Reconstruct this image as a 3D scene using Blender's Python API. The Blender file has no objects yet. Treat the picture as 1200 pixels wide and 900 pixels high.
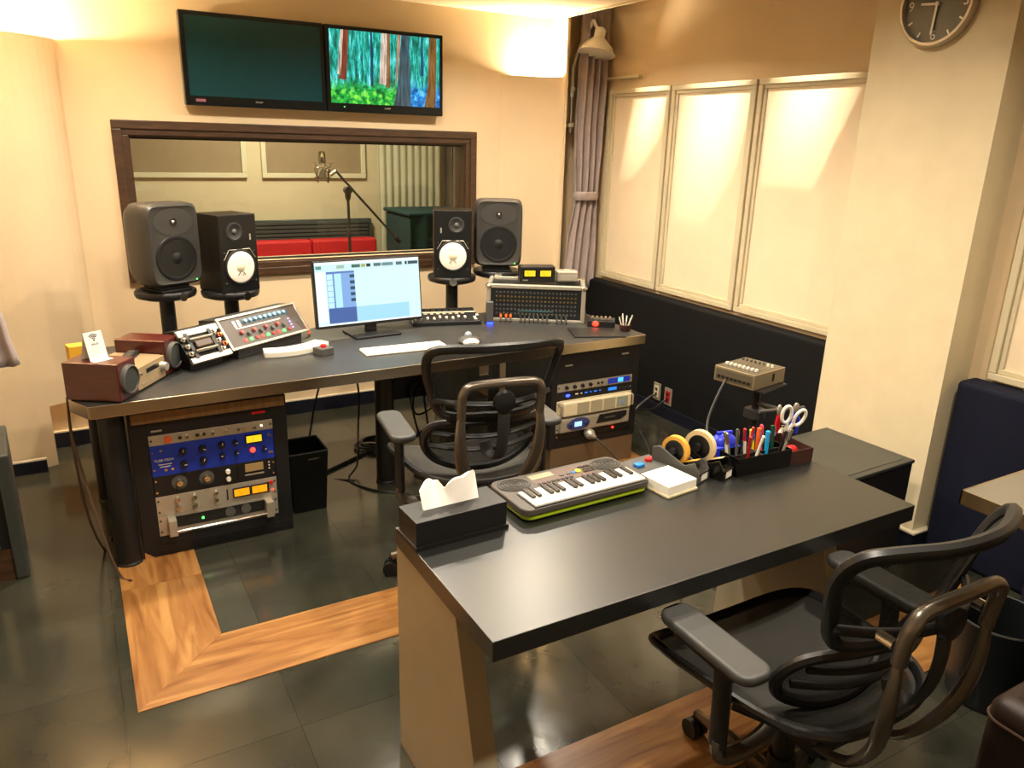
import bpy, bmesh, math, random
from mathutils import Vector, Matrix
random.seed(7)
PI = math.pi
scene = bpy.context.scene
COL = scene.collection
R = math.radians

# ------------------------------------------------------------------ camera
YAW, PITCH, ROLL, FPX, CAMH = 0.523014, -0.305683, 0.028409, 894.13, 1.68
fwd = Vector((math.sin(YAW)*math.cos(PITCH), math.cos(YAW)*math.cos(PITCH), math.sin(PITCH)))
rt = Vector((math.cos(YAW), -math.sin(YAW), 0)); upv = rt.cross(fwd)
rt2 = rt*math.cos(ROLL)+upv*math.sin(ROLL); up2 = -rt*math.sin(ROLL)+upv*math.cos(ROLL)
cd = bpy.data.cameras.new('camera'); cam = bpy.data.objects.new('camera', cd); COL.objects.link(cam)
cd.sensor_width = 36; cd.lens = FPX/1200*36; cd.clip_start = 0.02; cd.clip_end = 60
mw = Matrix((rt2, up2, -fwd)).transposed().to_4x4(); mw.translation = (0, 0, CAMH); cam.matrix_world = mw
scene.camera = cam

# ------------------------------------------------------------------ world, exposure
w = bpy.data.worlds.new('world'); scene.world = w; w.use_nodes = True
w.node_tree.nodes['Background'].inputs[0].default_value = (1.0, .86, .68, 1)
w.node_tree.nodes['Background'].inputs[1].default_value = 0.05
vs = scene.view_settings
vs.view_transform = 'Standard'; vs.look = 'None'; vs.gamma = 1; vs.use_curve_mapping = False
vs.exposure = 0.38
scene.display_settings.display_device = 'sRGB'

# lamps: x, y, watts  (recessed ceiling downlights, built as things further down)
DOWN = [(0.55, 2.35, 22), (1.7, 2.45, 20), (0.3, 3.6, 24), (1.45, 3.55, 17), (0.7, 0.75, 24), (2.1, 0.9, 20), (2.25, 3.6, 22), (2.3, 2.1, 6)]
CEIL = 2.46
WARM = (1.0, 0.885, 0.71)
COVE_W = 330
LIVE_W = 60
SPOT_W = 120

# ------------------------------------------------------------------ helpers
def lin(h):
    if isinstance(h, str):
        h = h.lstrip('#'); c = [int(h[i:i+2], 16)/255 for i in (0, 2, 4)]
    else: c = list(h)
    return [x/12.92 if x <= .04045 else ((x+.055)/1.055)**2.4 for x in c]+[1]
MATS = {}
def mat(name, col, rough=.5, metal=0, noise=0, nscale=8, bump=0, bscale=60, stretch=None, emit=None, es=1, alpha=None, spec=None, coat=0, sheen=0):
    if name in MATS: return MATS[name]
    m = bpy.data.materials.new(name); m.use_nodes = True; nt = m.node_tree; N = nt.nodes; L = nt.links
    b = N['Principled BSDF']; c = lin(col)
    b.inputs['Base Color'].default_value = c; b.inputs['Roughness'].default_value = rough; b.inputs['Metallic'].default_value = metal
    if spec is not None: b.inputs['Specular IOR Level'].default_value = spec
    if coat: b.inputs['Coat Weight'].default_value = coat; b.inputs['Coat Roughness'].default_value = .08
    if sheen: b.inputs['Sheen Weight'].default_value = sheen
    tc = N.new('ShaderNodeTexCoord'); mp = N.new('ShaderNodeMapping'); L.new(tc.outputs['Object'], mp.inputs[0])
    if stretch: mp.inputs['Scale'].default_value = stretch
    nz = N.new('ShaderNodeTexNoise'); nz.inputs['Scale'].default_value = nscale; nz.inputs['Detail'].default_value = 4; L.new(mp.outputs[0], nz.inputs['Vector'])
    k = noise if noise else .04
    mx = N.new('ShaderNodeMixRGB'); mx.blend_type = 'MULTIPLY'; mx.inputs[0].default_value = 1; mx.inputs[1].default_value = c
    rp = N.new('ShaderNodeValToRGB'); L.new(nz.outputs[0], rp.inputs[0])
    rp.color_ramp.elements[0].position = .3; rp.color_ramp.elements[1].position = .7
    rp.color_ramp.elements[0].color = (1-k, 1-k, 1-k, 1); rp.color_ramp.elements[1].color = (1+k*.3, 1+k*.3, 1+k*.3, 1)
    L.new(rp.outputs[0], mx.inputs[2]); L.new(mx.outputs[0], b.inputs['Base Color'])
    if bump:
        n2 = N.new('ShaderNodeTexNoise'); n2.inputs['Scale'].default_value = bscale; L.new(mp.outputs[0], n2.inputs['Vector'])
        bp = N.new('ShaderNodeBump'); bp.inputs['Strength'].default_value = bump; bp.inputs['Distance'].default_value = .002
        L.new(n2.outputs[0], bp.inputs['Height']); L.new(bp.outputs[0], b.inputs['Normal'])
    if emit:
        mx.inputs[1].default_value = [q*.12 for q in c[:3]]+[1]
        b.inputs['Emission Color'].default_value = lin(emit); b.inputs['Emission Strength'].default_value = es
    if alpha is not None:
        b.inputs['Alpha'].default_value = alpha
    MATS[name] = m
    return m

class MB:
    def __init__(s): s.v = []; s.f = []
    def add(s, vs, fs, M=None):
        o = len(s.v)
        s.v += [tuple(M @ Vector(p)) if M else tuple(p) for p in vs]; s.f += [tuple(i+o for i in f) for f in fs]; return s
    def bb(s, x0, x1, y0, y1, z0, z1, M=None):
        return s.add([(x0,y0,z0),(x1,y0,z0),(x1,y1,z0),(x0,y1,z0),(x0,y0,z1),(x1,y0,z1),(x1,y1,z1),(x0,y1,z1)],
                     [(3,2,1,0),(4,5,6,7),(0,1,5,4),(1,2,6,5),(2,3,7,6),(3,0,4,7)], M)
    def box(s, c, d, M=None):
        return s.bb(c[0]-d[0]/2, c[0]+d[0]/2, c[1]-d[1]/2, c[1]+d[1]/2, c[2]-d[2]/2, c[2]+d[2]/2, M)
    def prism(s, poly, z0, z1, M=None):
        n = len(poly)
        return s.add([(x,y,z0) for x,y in poly]+[(x,y,z1) for x,y in poly],
                     [tuple(range(n-1,-1,-1)), tuple(range(n,2*n))]+[(i,(i+1)%n,n+(i+1)%n,n+i) for i in range(n)], M)
    def cyl(s, a, b, r, r2=None, n=14, M=None):
        a = Vector(a); b = Vector(b); r2 = r if r2 is None else r2; d = (b-a).normalized()
        u = d.orthogonal().normalized(); w_ = d.cross(u)
        ring = lambda p, q: [p+(u*math.cos(2*PI*i/n)+w_*math.sin(2*PI*i/n))*q for i in range(n)]
        return s.add(ring(a,r)+ring(b,r2), [tuple(range(n-1,-1,-1)), tuple(range(n,2*n))]+[(i,(i+1)%n,n+(i+1)%n,n+i) for i in range(n)], M)
    def lathe(s, prof, n=24, M=None):
        vs = []; fs = []
        for r,z in prof: vs += [(r*math.cos(2*PI*i/n), r*math.sin(2*PI*i/n), z) for i in range(n)]
        for k in range(len(prof)-1):
            for i in range(n):
                j = (i+1)%n; fs.append((k*n+i, k*n+j, (k+1)*n+j, (k+1)*n+i))
        if prof[0][0] > 1e-6: fs.append(tuple(range(n-1,-1,-1)))
        if prof[-1][0] > 1e-6: o = (len(prof)-1)*n; fs.append(tuple(range(o,o+n)))
        return s.add(vs, fs, M)
    def tube(s, pts, r, n=8, closed=False, M=None, flat=1, up=None):
        P = [Vector(p) for p in pts]; m = len(P); rr = r if isinstance(r,(list,tuple)) else [r]*m
        vs = []; fs = []; pu = None
        for i,p in enumerate(P):
            d = (P[(i+1)%m]-P[i-1]) if closed else (P[min(i+1,m-1)]-P[max(i-1,0)])
            d.normalize()
            if up is not None: u = Vector(up)-d*Vector(up).dot(d)
            elif pu is None: u = d.orthogonal()
            else: u = pu-d*pu.dot(d)
            if u.length < 1e-6: u = d.orthogonal()
            u.normalize(); pu = u; w_ = d.cross(u)
            vs += [p+u*math.cos(2*PI*k/n)*rr[i]+w_*math.sin(2*PI*k/n)*rr[i]*flat for k in range(n)]
        for i in range(m if closed else m-1):
            a = i*n; b = ((i+1)%m)*n
            for k in range(n): fs.append((a+k, a+(k+1)%n, b+(k+1)%n, b+k))
        if not closed: fs += [tuple(range(n-1,-1,-1)), tuple(range((m-1)*n, m*n))]
        return s.add(vs, fs, M)
    def ball(s, c, r, n=12, m=7, sc=(1,1,1), M=None):
        T_ = Matrix.Translation(c) @ Matrix.Diagonal((sc[0],sc[1],sc[2],1))
        prof = [(r*math.sin(PI*i/m), -r*math.cos(PI*i/m)) for i in range(m+1)]; prof[0] = (1e-5,-r); prof[-1] = (1e-5,r)
        return s.lathe(prof, n, (M @ T_) if M else T_)
    def grid(s, fn, nu, nv, M=None):
        vs = [fn(i/nu, j/nv) for j in range(nv+1) for i in range(nu+1)]
        fs = [(j*(nu+1)+i, j*(nu+1)+i+1, (j+1)*(nu+1)+i+1, (j+1)*(nu+1)+i) for j in range(nv) for i in range(nu)]
        return s.add(vs, fs, M)
def smoothpath(pts, sub=6, closed=False):
    P = [Vector(p) for p in pts]; n = len(P); out = []
    for i in range(n if closed else n-1):
        if closed: a,b,c,d = P[i-1],P[i],P[(i+1)%n],P[(i+2)%n]
        else: a,b,c,d = P[max(i-1,0)],P[i],P[i+1],P[min(i+2,n-1)]
        for k in range(sub):
            t = k/sub
            out.append(.5*((2*b)+(c-a)*t+(2*a-5*b+4*c-d)*t*t+(3*b-a-3*c+d)*t**3))
    if not closed: out.append(P[-1])
    return out
def Tr(x,y,z): return Matrix.Translation((x,y,z))
def Rx(a): return Matrix.Rotation(a,4,'X')
def Ry(a): return Matrix.Rotation(a,4,'Y')
def Rz(a): return Matrix.Rotation(a,4,'Z')

def mesh_of(name, mb, material, smooth=False, ang=40):
    me = bpy.data.meshes.new(name)
    bm = bmesh.new(); vv = [bm.verts.new(p) for p in mb.v]
    for f in mb.f:
        try: bm.faces.new([vv[i] for i in f])
        except ValueError: pass
    bmesh.ops.recalc_face_normals(bm, faces=bm.faces)
    bm.to_mesh(me); bm.free()
    if smooth:
        me.shade_smooth(); me.set_sharp_from_angle(angle=R(ang))
    me.materials.append(material); return me
def obj(name, mb, material, parent=None, smooth=False, bev=0, seg=2, loc=None, rot=None, label=None, ang=40, subd=0):
    me = mesh_of(name, mb, material, smooth, ang)
    o = bpy.data.objects.new(name, me); COL.objects.link(o)
    if parent: o.parent = parent
    if loc: o.location = loc
    if rot: o.rotation_euler = rot
    if bev:
        b = o.modifiers.new('bevel','BEVEL'); b.width = bev; b.segments = seg; b.limit_method = 'ANGLE'; b.angle_limit = R(35)
    if subd:
        b = o.modifiers.new('sub','SUBSURF'); b.levels = subd; b.render_levels = subd
    if label: o['label'] = label
    return o
def share(src, loc, parent=None, rot=None, scale=None):
    o = src.copy(); COL.objects.link(o); o.location = loc; o.parent = parent if parent else src.parent
    if rot: o.rotation_euler = rot
    if scale: o.scale = scale
    return o
def tag(o, label, cat, group=None):
    o['label'] = label; o['category'] = cat
    if group: o['group'] = group
    return o
def thing(name, label, cat, loc=(0,0,0), rz=0, group=None, rot=None):
    o = bpy.data.objects.new(name, None); COL.objects.link(o); o.empty_display_size = .05
    o.location = loc; o.rotation_euler = rot if rot else (0,0,rz)
    return tag(o, label, cat, group)
def struct(name, mb, material, parent=None, **k):
    o = obj(name, mb, material, parent, **k)
    if not parent: o['kind'] = 'structure'
    return o
def text_mb(s_, size, align='CENTER'):
    cu = bpy.data.curves.new('t','FONT'); cu.body = s_; cu.size = size; cu.align_x = align; cu.align_y = 'CENTER'; cu.extrude = .0004; cu.resolution_u = 3
    o = bpy.data.objects.new('t', cu); COL.objects.link(o)
    dg = bpy.context.evaluated_depsgraph_get()
    me = bpy.data.meshes.new_from_object(o.evaluated_get(dg))
    mb = MB(); mb.add([tuple(v.co) for v in me.vertices], [tuple(p.vertices) for p in me.polygons])
    bpy.data.objects.remove(o); bpy.data.curves.remove(cu); bpy.data.meshes.remove(me)
    return mb
def xf(mb, M):
    mb.v = [tuple(M @ Vector(p)) for p in mb.v]; return mb

# ------------------------------------------------------------------ materials
wallm = mat('wallpaper_beige', '#d9c29e', .8, noise=.06, nscale=3, bump=.25, bscale=220)
ceilm = mat('ceiling_paint', '#d8c6a4', .85, noise=.04)
pillarm = mat('pillar_paper', '#d6c8a6', .8, noise=.06, bump=.25, bscale=200)
panelm = mat('panel_fabric', '#e6d3b4', .85, noise=.04, bump=.2, bscale=400)
framem = mat('panel_frame_paint', '#c9bd9d', .5, noise=.05)
navym = mat('navy_pad_fabric', '#08090b', .75, noise=.3, nscale=4, bump=.2, bscale=300, spec=.25)
navy2m = mat('blue_pad_fabric', '#080d22', .75, noise=.25, nscale=4, bump=.2, bscale=300, spec=.25)
basem = mat('navy_baseboard', '#0e1120', .45, noise=.2)
base_lit_edge = mat('baseboard_lit_edge', '#d6cbb2', .4)  # pale colour paints the light caught along the navy baseboard tops
walnut = mat('walnut', '#46301f', .38, noise=.45, nscale=10, stretch=(1,6,6), bump=.1, bscale=40)
tvblack = mat('tv_plastic', '#101416', .18, noise=.1)
tvscreen = mat('tv_glass_off', '#153c43', .12, noise=.08)
black = mat('black_plastic', '#131314', .42, noise=.15, bump=.05, bscale=300)
blackmatte = mat('black_matte_metal', '#0f0f11', .5, metal=.0, noise=.2)
blackgloss = mat('black_gloss', '#0b0c0d', .15, noise=.1)
graypl = mat('grey_plastic', '#4b4a47', .5, noise=.1)
dgray = mat('dark_grey_plastic', '#2b2b2b', .5, noise=.12)
spkgray = mat('speaker_grey_metal', '#353330', .48, noise=.08, bump=.06, bscale=500)
steel = mat('brushed_steel', '#cbbca4', .24, metal=1, noise=.15, nscale=30, stretch=(1,1,30))
chrome = mat('chrome', '#d6d2c8', .15, metal=1, noise=.05)
silver = mat('silver_paint', '#b7b0a0', .38, metal=.55, noise=.08)
champagne = mat('champagne_alu', '#c9b08a', .35, metal=.6, noise=.08)
white = mat('white_plastic', '#e2ddd0', .4, noise=.03)
paper = mat('paper_white', '#ece6d8', .8, noise=.03)
cream = mat('cream_paint', '#d9cba8', .5, noise=.05)
redwood = mat('cherry_wood', '#4e1712', .3, noise=.35, nscale=9, stretch=(1,1,8), coat=.3)
desktop = mat('desk_laminate', '#2e2e2d', .42, noise=.12, bump=.05, bscale=400)
tabletop = mat('black_table_laminate', '#1a1b19', .33, spec=.9, noise=.15, nscale=5, bump=.03, bscale=200)
taupe = mat('taupe_panel', '#a5987f', .45, noise=.05)
rubber = mat('rubber', '#0c0c0c', .7, noise=.1)
cablem = mat('black_cable', '#101010', .5)
cableg = mat('grey_cable', '#3c3c3a', .5)
redpl = mat('red_plastic', '#b51418', .35)
bluepl = mat('blue_plastic', '#1a2fc4', .35)
azure = mat('azure_plastic', '#1978c8', .35)
orange = mat('orange_plastic', '#e05a20', .4)
lime = mat('lime_plastic', '#a8c41c', .35)
tapey = mat('yellow_tape', '#d9a440', .45, noise=.1)
tapec = mat('cream_tape', '#e2c998', .45, noise=.1)
brownlea = mat('brown_leather', '#2c1c16', .5, noise=.3, nscale=6, bump=.3, bscale=180)
browntray = mat('dark_brown_leatherette', '#3b211b', .5, noise=.2, bump=.2, bscale=250)
curt = mat('mauve_curtain', '#a3938f', .9, noise=.12, nscale=20, bump=.2, bscale=300, sheen=.2)
led_g = mat('led_green', '#30ff50', .3, emit='#40ff50', es=5)
led_r = mat('led_red', '#ff2020', .3, emit='#ff2a18', es=5)
led_b = mat('led_blue', '#3050ff', .3, emit='#2038ff', es=6)
led_w = mat('led_white', '#ffffff', .3, emit='#fff0d8', es=3)
amber = mat('amber_meter', '#ffb020', .3, emit='#ff9a10', es=1.0)
yellowm = mat('yellow_meter', '#ffe040', .3, emit='#f8c820', es=.95)
bluedisp = mat('blue_display', '#2a70ff', .3, emit='#2a80ff', es=1.0)
cyandisp = mat('cyan_display', '#50c8ff', .3, emit='#58c8ff', es=1.0)
mesh_fab = mat('pellicle_mesh', '#262823', .6, noise=.4, nscale=260, alpha=.8)
seat_fab = mat('pellicle_seat', '#23221f', .65, noise=.35, nscale=220, bump=.3, bscale=350, alpha=.93)

def floor_material():
    m = bpy.data.materials.new('floor_tile_vinyl'); m.use_nodes = True; nt = m.node_tree; N = nt.nodes; L = nt.links; b = N['Principled BSDF']
    g = N.new('ShaderNodeNewGeometry'); oi = N.new('ShaderNodeObjectInfo')
    n1 = N.new('ShaderNodeTexNoise'); n1.inputs['Scale'].default_value = 2.2; n1.inputs['Detail'].default_value = 6; L.new(g.outputs['Position'], n1.inputs['Vector'])
    rp = N.new('ShaderNodeValToRGB'); L.new(n1.outputs[0], rp.inputs[0])
    rp.color_ramp.elements[0].position = .3; rp.color_ramp.elements[1].position = .75
    rp.color_ramp.elements[0].color = lin('#24251f'); rp.color_ramp.elements[1].color = lin('#3d3c31')
    hv = N.new('ShaderNodeHueSaturation'); mr = N.new('ShaderNodeMapRange'); L.new(oi.outputs['Random'], mr.inputs[0]); mr.inputs[3].default_value = .82; mr.inputs[4].default_value = 1.15
    L.new(mr.outputs[0], hv.inputs['Value']); L.new(rp.outputs[0], hv.inputs['Color']); L.new(hv.outputs[0], b.inputs['Base Color'])
    n2 = N.new('ShaderNodeTexNoise'); n2.inputs['Scale'].default_value = 9; n2.inputs['Detail'].default_value = 5; L.new(g.outputs['Position'], n2.inputs['Vector'])
    m2 = N.new('ShaderNodeMapRange'); L.new(n2.outputs[0], m2.inputs[0]); m2.inputs[3].default_value = .10; m2.inputs[4].default_value = .22
    L.new(m2.outputs[0], b.inputs['Roughness'])
    n3 = N.new('ShaderNodeTexNoise'); n3.inputs['Scale'].default_value = 14; n3.inputs['Detail'].default_value = 3; L.new(g.outputs['Position'], n3.inputs['Vector'])
    bp = N.new('ShaderNodeBump'); bp.inputs['Strength'].default_value = .12; bp.inputs['Distance'].default_value = .003
    L.new(n3.outputs[0], bp.inputs['Height']); L.new(bp.outputs[0], b.inputs['Normal'])
    return m
tilem = floor_material()
grout = mat('floor_joint', '#22231f', .4)
def wood_material(name, along):
    m = bpy.data.materials.new(name); m.use_nodes = True; nt = m.node_tree; N = nt.nodes; L = nt.links; b = N['Principled BSDF']
    g = N.new('ShaderNodeNewGeometry'); oi = N.new('ShaderNodeObjectInfo')
    ad = N.new('ShaderNodeVectorMath'); ad.operation = 'ADD'; L.new(g.outputs['Position'], ad.inputs[0])
    cx = N.new('ShaderNodeCombineXYZ'); mu = N.new('ShaderNodeMath'); mu.operation = 'MULTIPLY'; mu.inputs[1].default_value = 37; L.new(oi.outputs['Random'], mu.inputs[0])
    L.new(mu.outputs[0], cx.inputs[2]); L.new(mu.outputs[0], cx.inputs[0]); L.new(cx.outputs[0], ad.inputs[1])
    mp = N.new('ShaderNodeMapping'); L.new(ad.outputs[0], mp.inputs[0]); mp.inputs['Scale'].default_value = (1.4,12,1) if along == 'x' else (12,1.4,1)
    n1 = N.new('ShaderNodeTexNoise'); n1.inputs['Scale'].default_value = 2; n1.inputs['Detail'].default_value = 7; n1.inputs['Distortion'].default_value = .9; L.new(mp.outputs[0], n1.inputs['Vector'])
    rp = N.new('ShaderNodeValToRGB'); L.new(n1.outputs[0], rp.inputs[0])
    e = rp.color_ramp.elements; e[0].position = .28; e[1].position = .72; e[0].color = lin('#7d4c22'); e[1].color = lin('#b98a50')
    q = e.new(.5); q.color = lin('#9c6b38')
    hv = N.new('ShaderNodeHueSaturation'); mr = N.new('ShaderNodeMapRange'); L.new(oi.outputs['Random'], mr.inputs[0]); mr.inputs[3].default_value = .72; mr.inputs[4].default_value = .95
    L.new(mr.outputs[0], hv.inputs['Value']); L.new(rp.outputs[0], hv.inputs['Color']); L.new(hv.outputs[0], b.inputs['Base Color'])
    b.inputs['Roughness'].default_value = .32
    bp = N.new('ShaderNodeBump'); bp.inputs['Strength'].default_value = .12; bp.inputs['Distance'].default_value = .002; L.new(n1.outputs[0], bp.inputs['Height']); L.new(bp.outputs[0], b.inputs['Normal'])
    return m
woodx = wood_material('oak_along_x','x'); woody = wood_material('oak_along_y','y')

def glass_material():
    m = bpy.data.materials.new('window_glass'); m.use_nodes = True; nt = m.node_tree; N = nt.nodes; L = nt.links
    for n in list(N): N.remove(n)
    out = N.new('ShaderNodeOutputMaterial'); t = N.new('ShaderNodeBsdfTransparent'); t.inputs[0].default_value = (.87,.87,.80,1)
    gl = N.new('ShaderNodeBsdfGlossy'); gl.inputs['Roughness'].default_value = .01; gl.inputs[0].default_value = (1,1,1,1)
    fr = N.new('ShaderNodeFresnel'); fr.inputs[0].default_value = 1.5
    mx = N.new('ShaderNodeMixShader'); L.new(fr.outputs[0], mx.inputs[0]); L.new(t.outputs[0], mx.inputs[1]); L.new(gl.outputs[0], mx.inputs[2]); L.new(mx.outputs[0], out.inputs[0])
    return m
glass = glass_material()

# ------------------------------------------------------------------ room shell
XL, XR, YB, YF = -1.0, 3.30, 4.65, -1.6
fl = struct('floor', MB().bb(XL-.2, 3.5, YF-.2, 7.4, -.10, -.012), grout)
TS = .457; X0 = 1.325-TS*6; Y0 = 1.9135-TS*8
tile = None
for i in range(14):
    for j in range(14):
        x = X0+i*TS; y = Y0+j*TS
        if x+TS < XL or x > XR or y+TS < YF or y > YB+.2: continue
        if tile is None:
            tile = obj('floor_tile', MB().bb(.0005, TS-.0005, .0005, TS-.0005, -.012, 0), tilem, fl, loc=(x,y,0))
        else: share(tile, (x,y,0), fl)
# inlaid oak border: planks lie a hair proud of the tiles
def plank(poly, m):
    cx = sum(p[0] for p in poly)/len(poly); cy = sum(p[1] for p in poly)/len(poly)
    obj('oak_plank', MB().prism([(x-cx,y-cy) for x,y in poly], 0, .003), m, fl, loc=(cx,cy,0))
SW = .29; G = .0005; SX = -.01; SY = 2.196; SXR = 2.652
def strip_x(x0, x1, y0, mitl, mitr, cuts):
    y1 = y0+SW; xs = [x0]+cuts+[x1]
    for a,b in zip(xs[:-1], xs[1:]):
        la = a+SW if (a == x0 and mitl) else a; ra = b-SW if (b == x1 and mitr) else b
        plank([(a+G,y0+G),(b-G,y0+G),(ra-G,y1-G),(la+G,y1-G)], woodx)
def strip_y(x0, y0, y1, mit, cuts):
    x1 = x0+SW; ys = [y0]+cuts+[y1]
    for a,b in zip(ys[:-1], ys[1:]):
        da = SW if (a == y0 and mit == 'r') else 0; db = SW if (a == y0 and mit == 'l') else 0
        plank([(x0+G,a+da+G),(x1-G,a+db+G),(x1-G,b-G),(x0+G,b-G)], woody)
strip_x(SX, SXR, SY, True, True, [.98, 1.9])
strip_y(SX, SY, 4.63, 'l', [2.93, 3.7])
strip_y(SXR-SW, SY, 4.63, 'r', [2.9, 3.7])
strip_x(-.9, 3.0, 1.185, False, False, [.1, .95, 1.9])

# back wall with the control-room window opening
wb = MB(); WX0, WX1, WZ0, WZ1 = .31, 2.285, .98, 1.668
wb.bb(XL, WX0, YB, YB+.16, 0, 2.75); wb.bb(WX1, 2.93, YB, YB+.16, 0, 2.75); wb.bb(WX0, WX1, YB, YB+.16, 0, WZ0); wb.bb(WX0, WX1, YB, YB+.16, WZ1, 2.75)
struct('wall_back', wb, wallm)
win = bpy.data.objects.new('window_1', None); COL.objects.link(win); win['kind'] = 'structure'
win['label'] = 'wide control room window in a dark walnut frame'
def frame_ring(x0,x1,z0,z1,wd,y0,y1):
    mb = MB(); mb.bb(x0,x1,y0,y1,z1-wd,z1); mb.bb(x0,x1,y0,y1,z0,z0+wd); mb.bb(x0,x0+wd,y0,y1,z0+wd,z1-wd); mb.bb(x1-wd,x1,y0,y1,z0+wd,z1-wd); return mb
obj('window_frame', frame_ring(.24,2.353,.895,1.742,.045,YB-.028,YB), walnut, win, bev=.004)
obj('window_frame', frame_ring(.282,2.311,.938,1.70,.034,YB-.018,YB+.002), walnut, win, bev=.003)
obj('window_reveal', frame_ring(.308,2.287,.965,1.672,.014,YB-.006,YB+.16), walnut, win)
obj('window_pane', MB().bb(.322,2.273,YB+.06,YB+.064,.979,1.658), glass, win)
obj('sill_bead', MB().bb(.322,2.273,YB+.04,YB+.058,.979,.99).bb(.322,2.273,YB+.04,YB+.058,1.648,1.658), blackmatte, win)

# curved bass-trap columns in both corners, open on top for the cove lamps
def curved_panel(name, pts, z0, z1, th, m, cut=None):
    mb = MB(); n = len(pts)
    for k in range(n-1):
        a = Vector(pts[k]+(0,)); b = Vector(pts[k+1]+(0,)); d = (b-a).normalized(); nn = Vector((-d.y, d.x, 0))*th
        zz = z0 if cut is None or not cut(pts[k],pts[k+1]) else .325
        mb.add([a+Vector((0,0,zz)), b+Vector((0,0,zz)), b+nn+Vector((0,0,zz)), a+nn+Vector((0,0,zz)),
                a+Vector((0,0,z1)), b+Vector((0,0,z1)), b+nn+Vector((0,0,z1)), a+nn+Vector((0,0,z1))],
               [(3,2,1,0),(4,5,6,7),(0,1,5,4),(1,2,6,5),(2,3,7,6),(3,0,4,7)])
    return struct(name, mb, m)
ptsL = [(.04-.62*(1-math.cos(R(a)))-.0, YB-.33*math.sin(R(a))) for a in range(0, 91, 6)]
ptsL = [(.04, YB-.001)]+ptsL[1:]+[(-.8, YB-.33), (-1.0, YB-.33)]
curved_panel('wall_left_column', ptsL[::-1], 0, 2.10, .02, wallm, cut=lambda a,b: min(a[0],b[0]) > -.262)
ptsR = [(2.538+.376*math.sin(R(a)), YB-.18*(1-math.cos(R(a)))**.55*1.0) for a in range(0, 91, 6)]
ptsR[0] = (2.538, YB-.001)
curved_panel('wall_right_column', ptsR, 0, 2.10, .02, wallm)
px1 = ptsR[-1][0]
struct('wall_corner_pilaster', MB().bb(px1, px1+.02, ptsR[-1][1], YB+.2, 0, 2.75), wallm)
struct('wall_niche', MB().bb(px1+.02, XR, YB+.10, YB+.2, 0, 2.75), wallm)
struct('wall_right', MB().bb(XR, XR+.15, YF, YB+.2, 0, 2.75), wallm)
struct('wall_right_pier', MB().bb(3.26, XR, YF, 1.745, 0, 2.75), wallm)
struct('wall_pillar', MB().bb(3.075, XR, 1.745, 2.335, .0, 2.75), pillarm)
struct('wall_left', MB().bb(XL-.15, XL, YF, YB+.2, 0, 2.75), wallm)
struct('wall_front', MB().bb(XL, XR, YF-.15, YF, 0, 2.75), wallm)
struct('ceiling', MB().bb(XL-.15, 2.885, YF-.15, YB+.2, CEIL, CEIL+.06), ceilm)
struct('ceiling_pocket', MB().bb(2.885, XR+.15, YF-.15, YB+.2, 2.70, 2.76), ceilm)
struct('trim_1', MB().bb(2.885, 2.905, YF, 4.45, CEIL-.012, CEIL+.24), ceilm, bev=.003)

# baseboards
def baseboard(name, x0,x1,y0,y1, h=.095):
    o = struct(name, MB().bb(x0,x1,y0,y1,0,h-.008), basem)
    obj('cap', MB().bb(x0,x1,y0,y1,h-.008,h), base_lit_edge, o)  # top edge catching light, put in as a pale strip
baseboard('baseboard_back', -.5, 2.53, YB-.018, YB)
baseboard('baseboard_left', -1.0, -.262, YB-.348, YB-.33, .075)
bp_ = struct('baseboard_pillar', MB().bb(3.055,3.075,1.725,2.335,0,.082).bb(3.075,3.24,1.725,1.745,0,.082), basem)
obj('cap', MB().bb(3.05,3.075,1.72,2.335,.082,.09).bb(3.075,3.245,1.72,1.745,.082,.09), base_lit_edge, bp_)  # pale strip paints the lit upper edge of the pillar baseboard

# padded wainscot on the right-hand walls
struct('trim_2', MB().bb(3.215, XR, 2.335, 4.60, .0, .765), navym, bev=.02, seg=3)
struct('trim_3', MB().bb(3.195, 3.215, 2.335, 4.60, 0, .075), basem)
struct('trim_4', MB().bb(3.135, 3.26, YF, 1.72, 0, .79), navy2m, bev=.02, seg=3)

# framed acoustic panels
def acoustic_panel(y0, y1, z0, z1, xw, label):
    t = thing('acoustic_panel', label, 'wall panel', (xw,(y0+y1)/2,z0), group='framed cream acoustic panels')
    hw = (y1-y0)/2; h = z1-z0; fw = .045
    def ring(a, b, x0, x1):
        mb = MB(); mb.bb(x0,x1,-hw+a,hw-a,h-b,h-a); mb.bb(x0,x1,-hw+a,hw-a,a,b); mb.bb(x0,x1,-hw+a,-hw+b,b,h-b); mb.bb(x0,x1,hw-b,hw-a,b,h-b); return mb
    f = obj('frame', ring(0,.03,-.034,0), framem, t, bev=.004)
    obj('inner_bead', ring(.03,.05,-.022,0), framem, t, bev=.003)
    obj('fabric_face', MB().bb(-.012,0,-hw+.048,hw-.048,.048,h-.048), panelm, t)
acoustic_panel(3.845, 4.46, .788, 2.04, XR, 'framed cream panel on the wall next to the gathered curtain')
acoustic_panel(3.15, 3.83, .788, 2.04, XR, 'middle one of three framed cream panels above the black pad')
acoustic_panel(2.345, 3.135, .788, 2.04, XR, 'framed cream panel on the wall right beside the clock pillar')
acoustic_panel(.9, 1.655, .80, 2.04, 3.26, 'framed cream panel above the blue padded wainscot behind the pillar')

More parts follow.
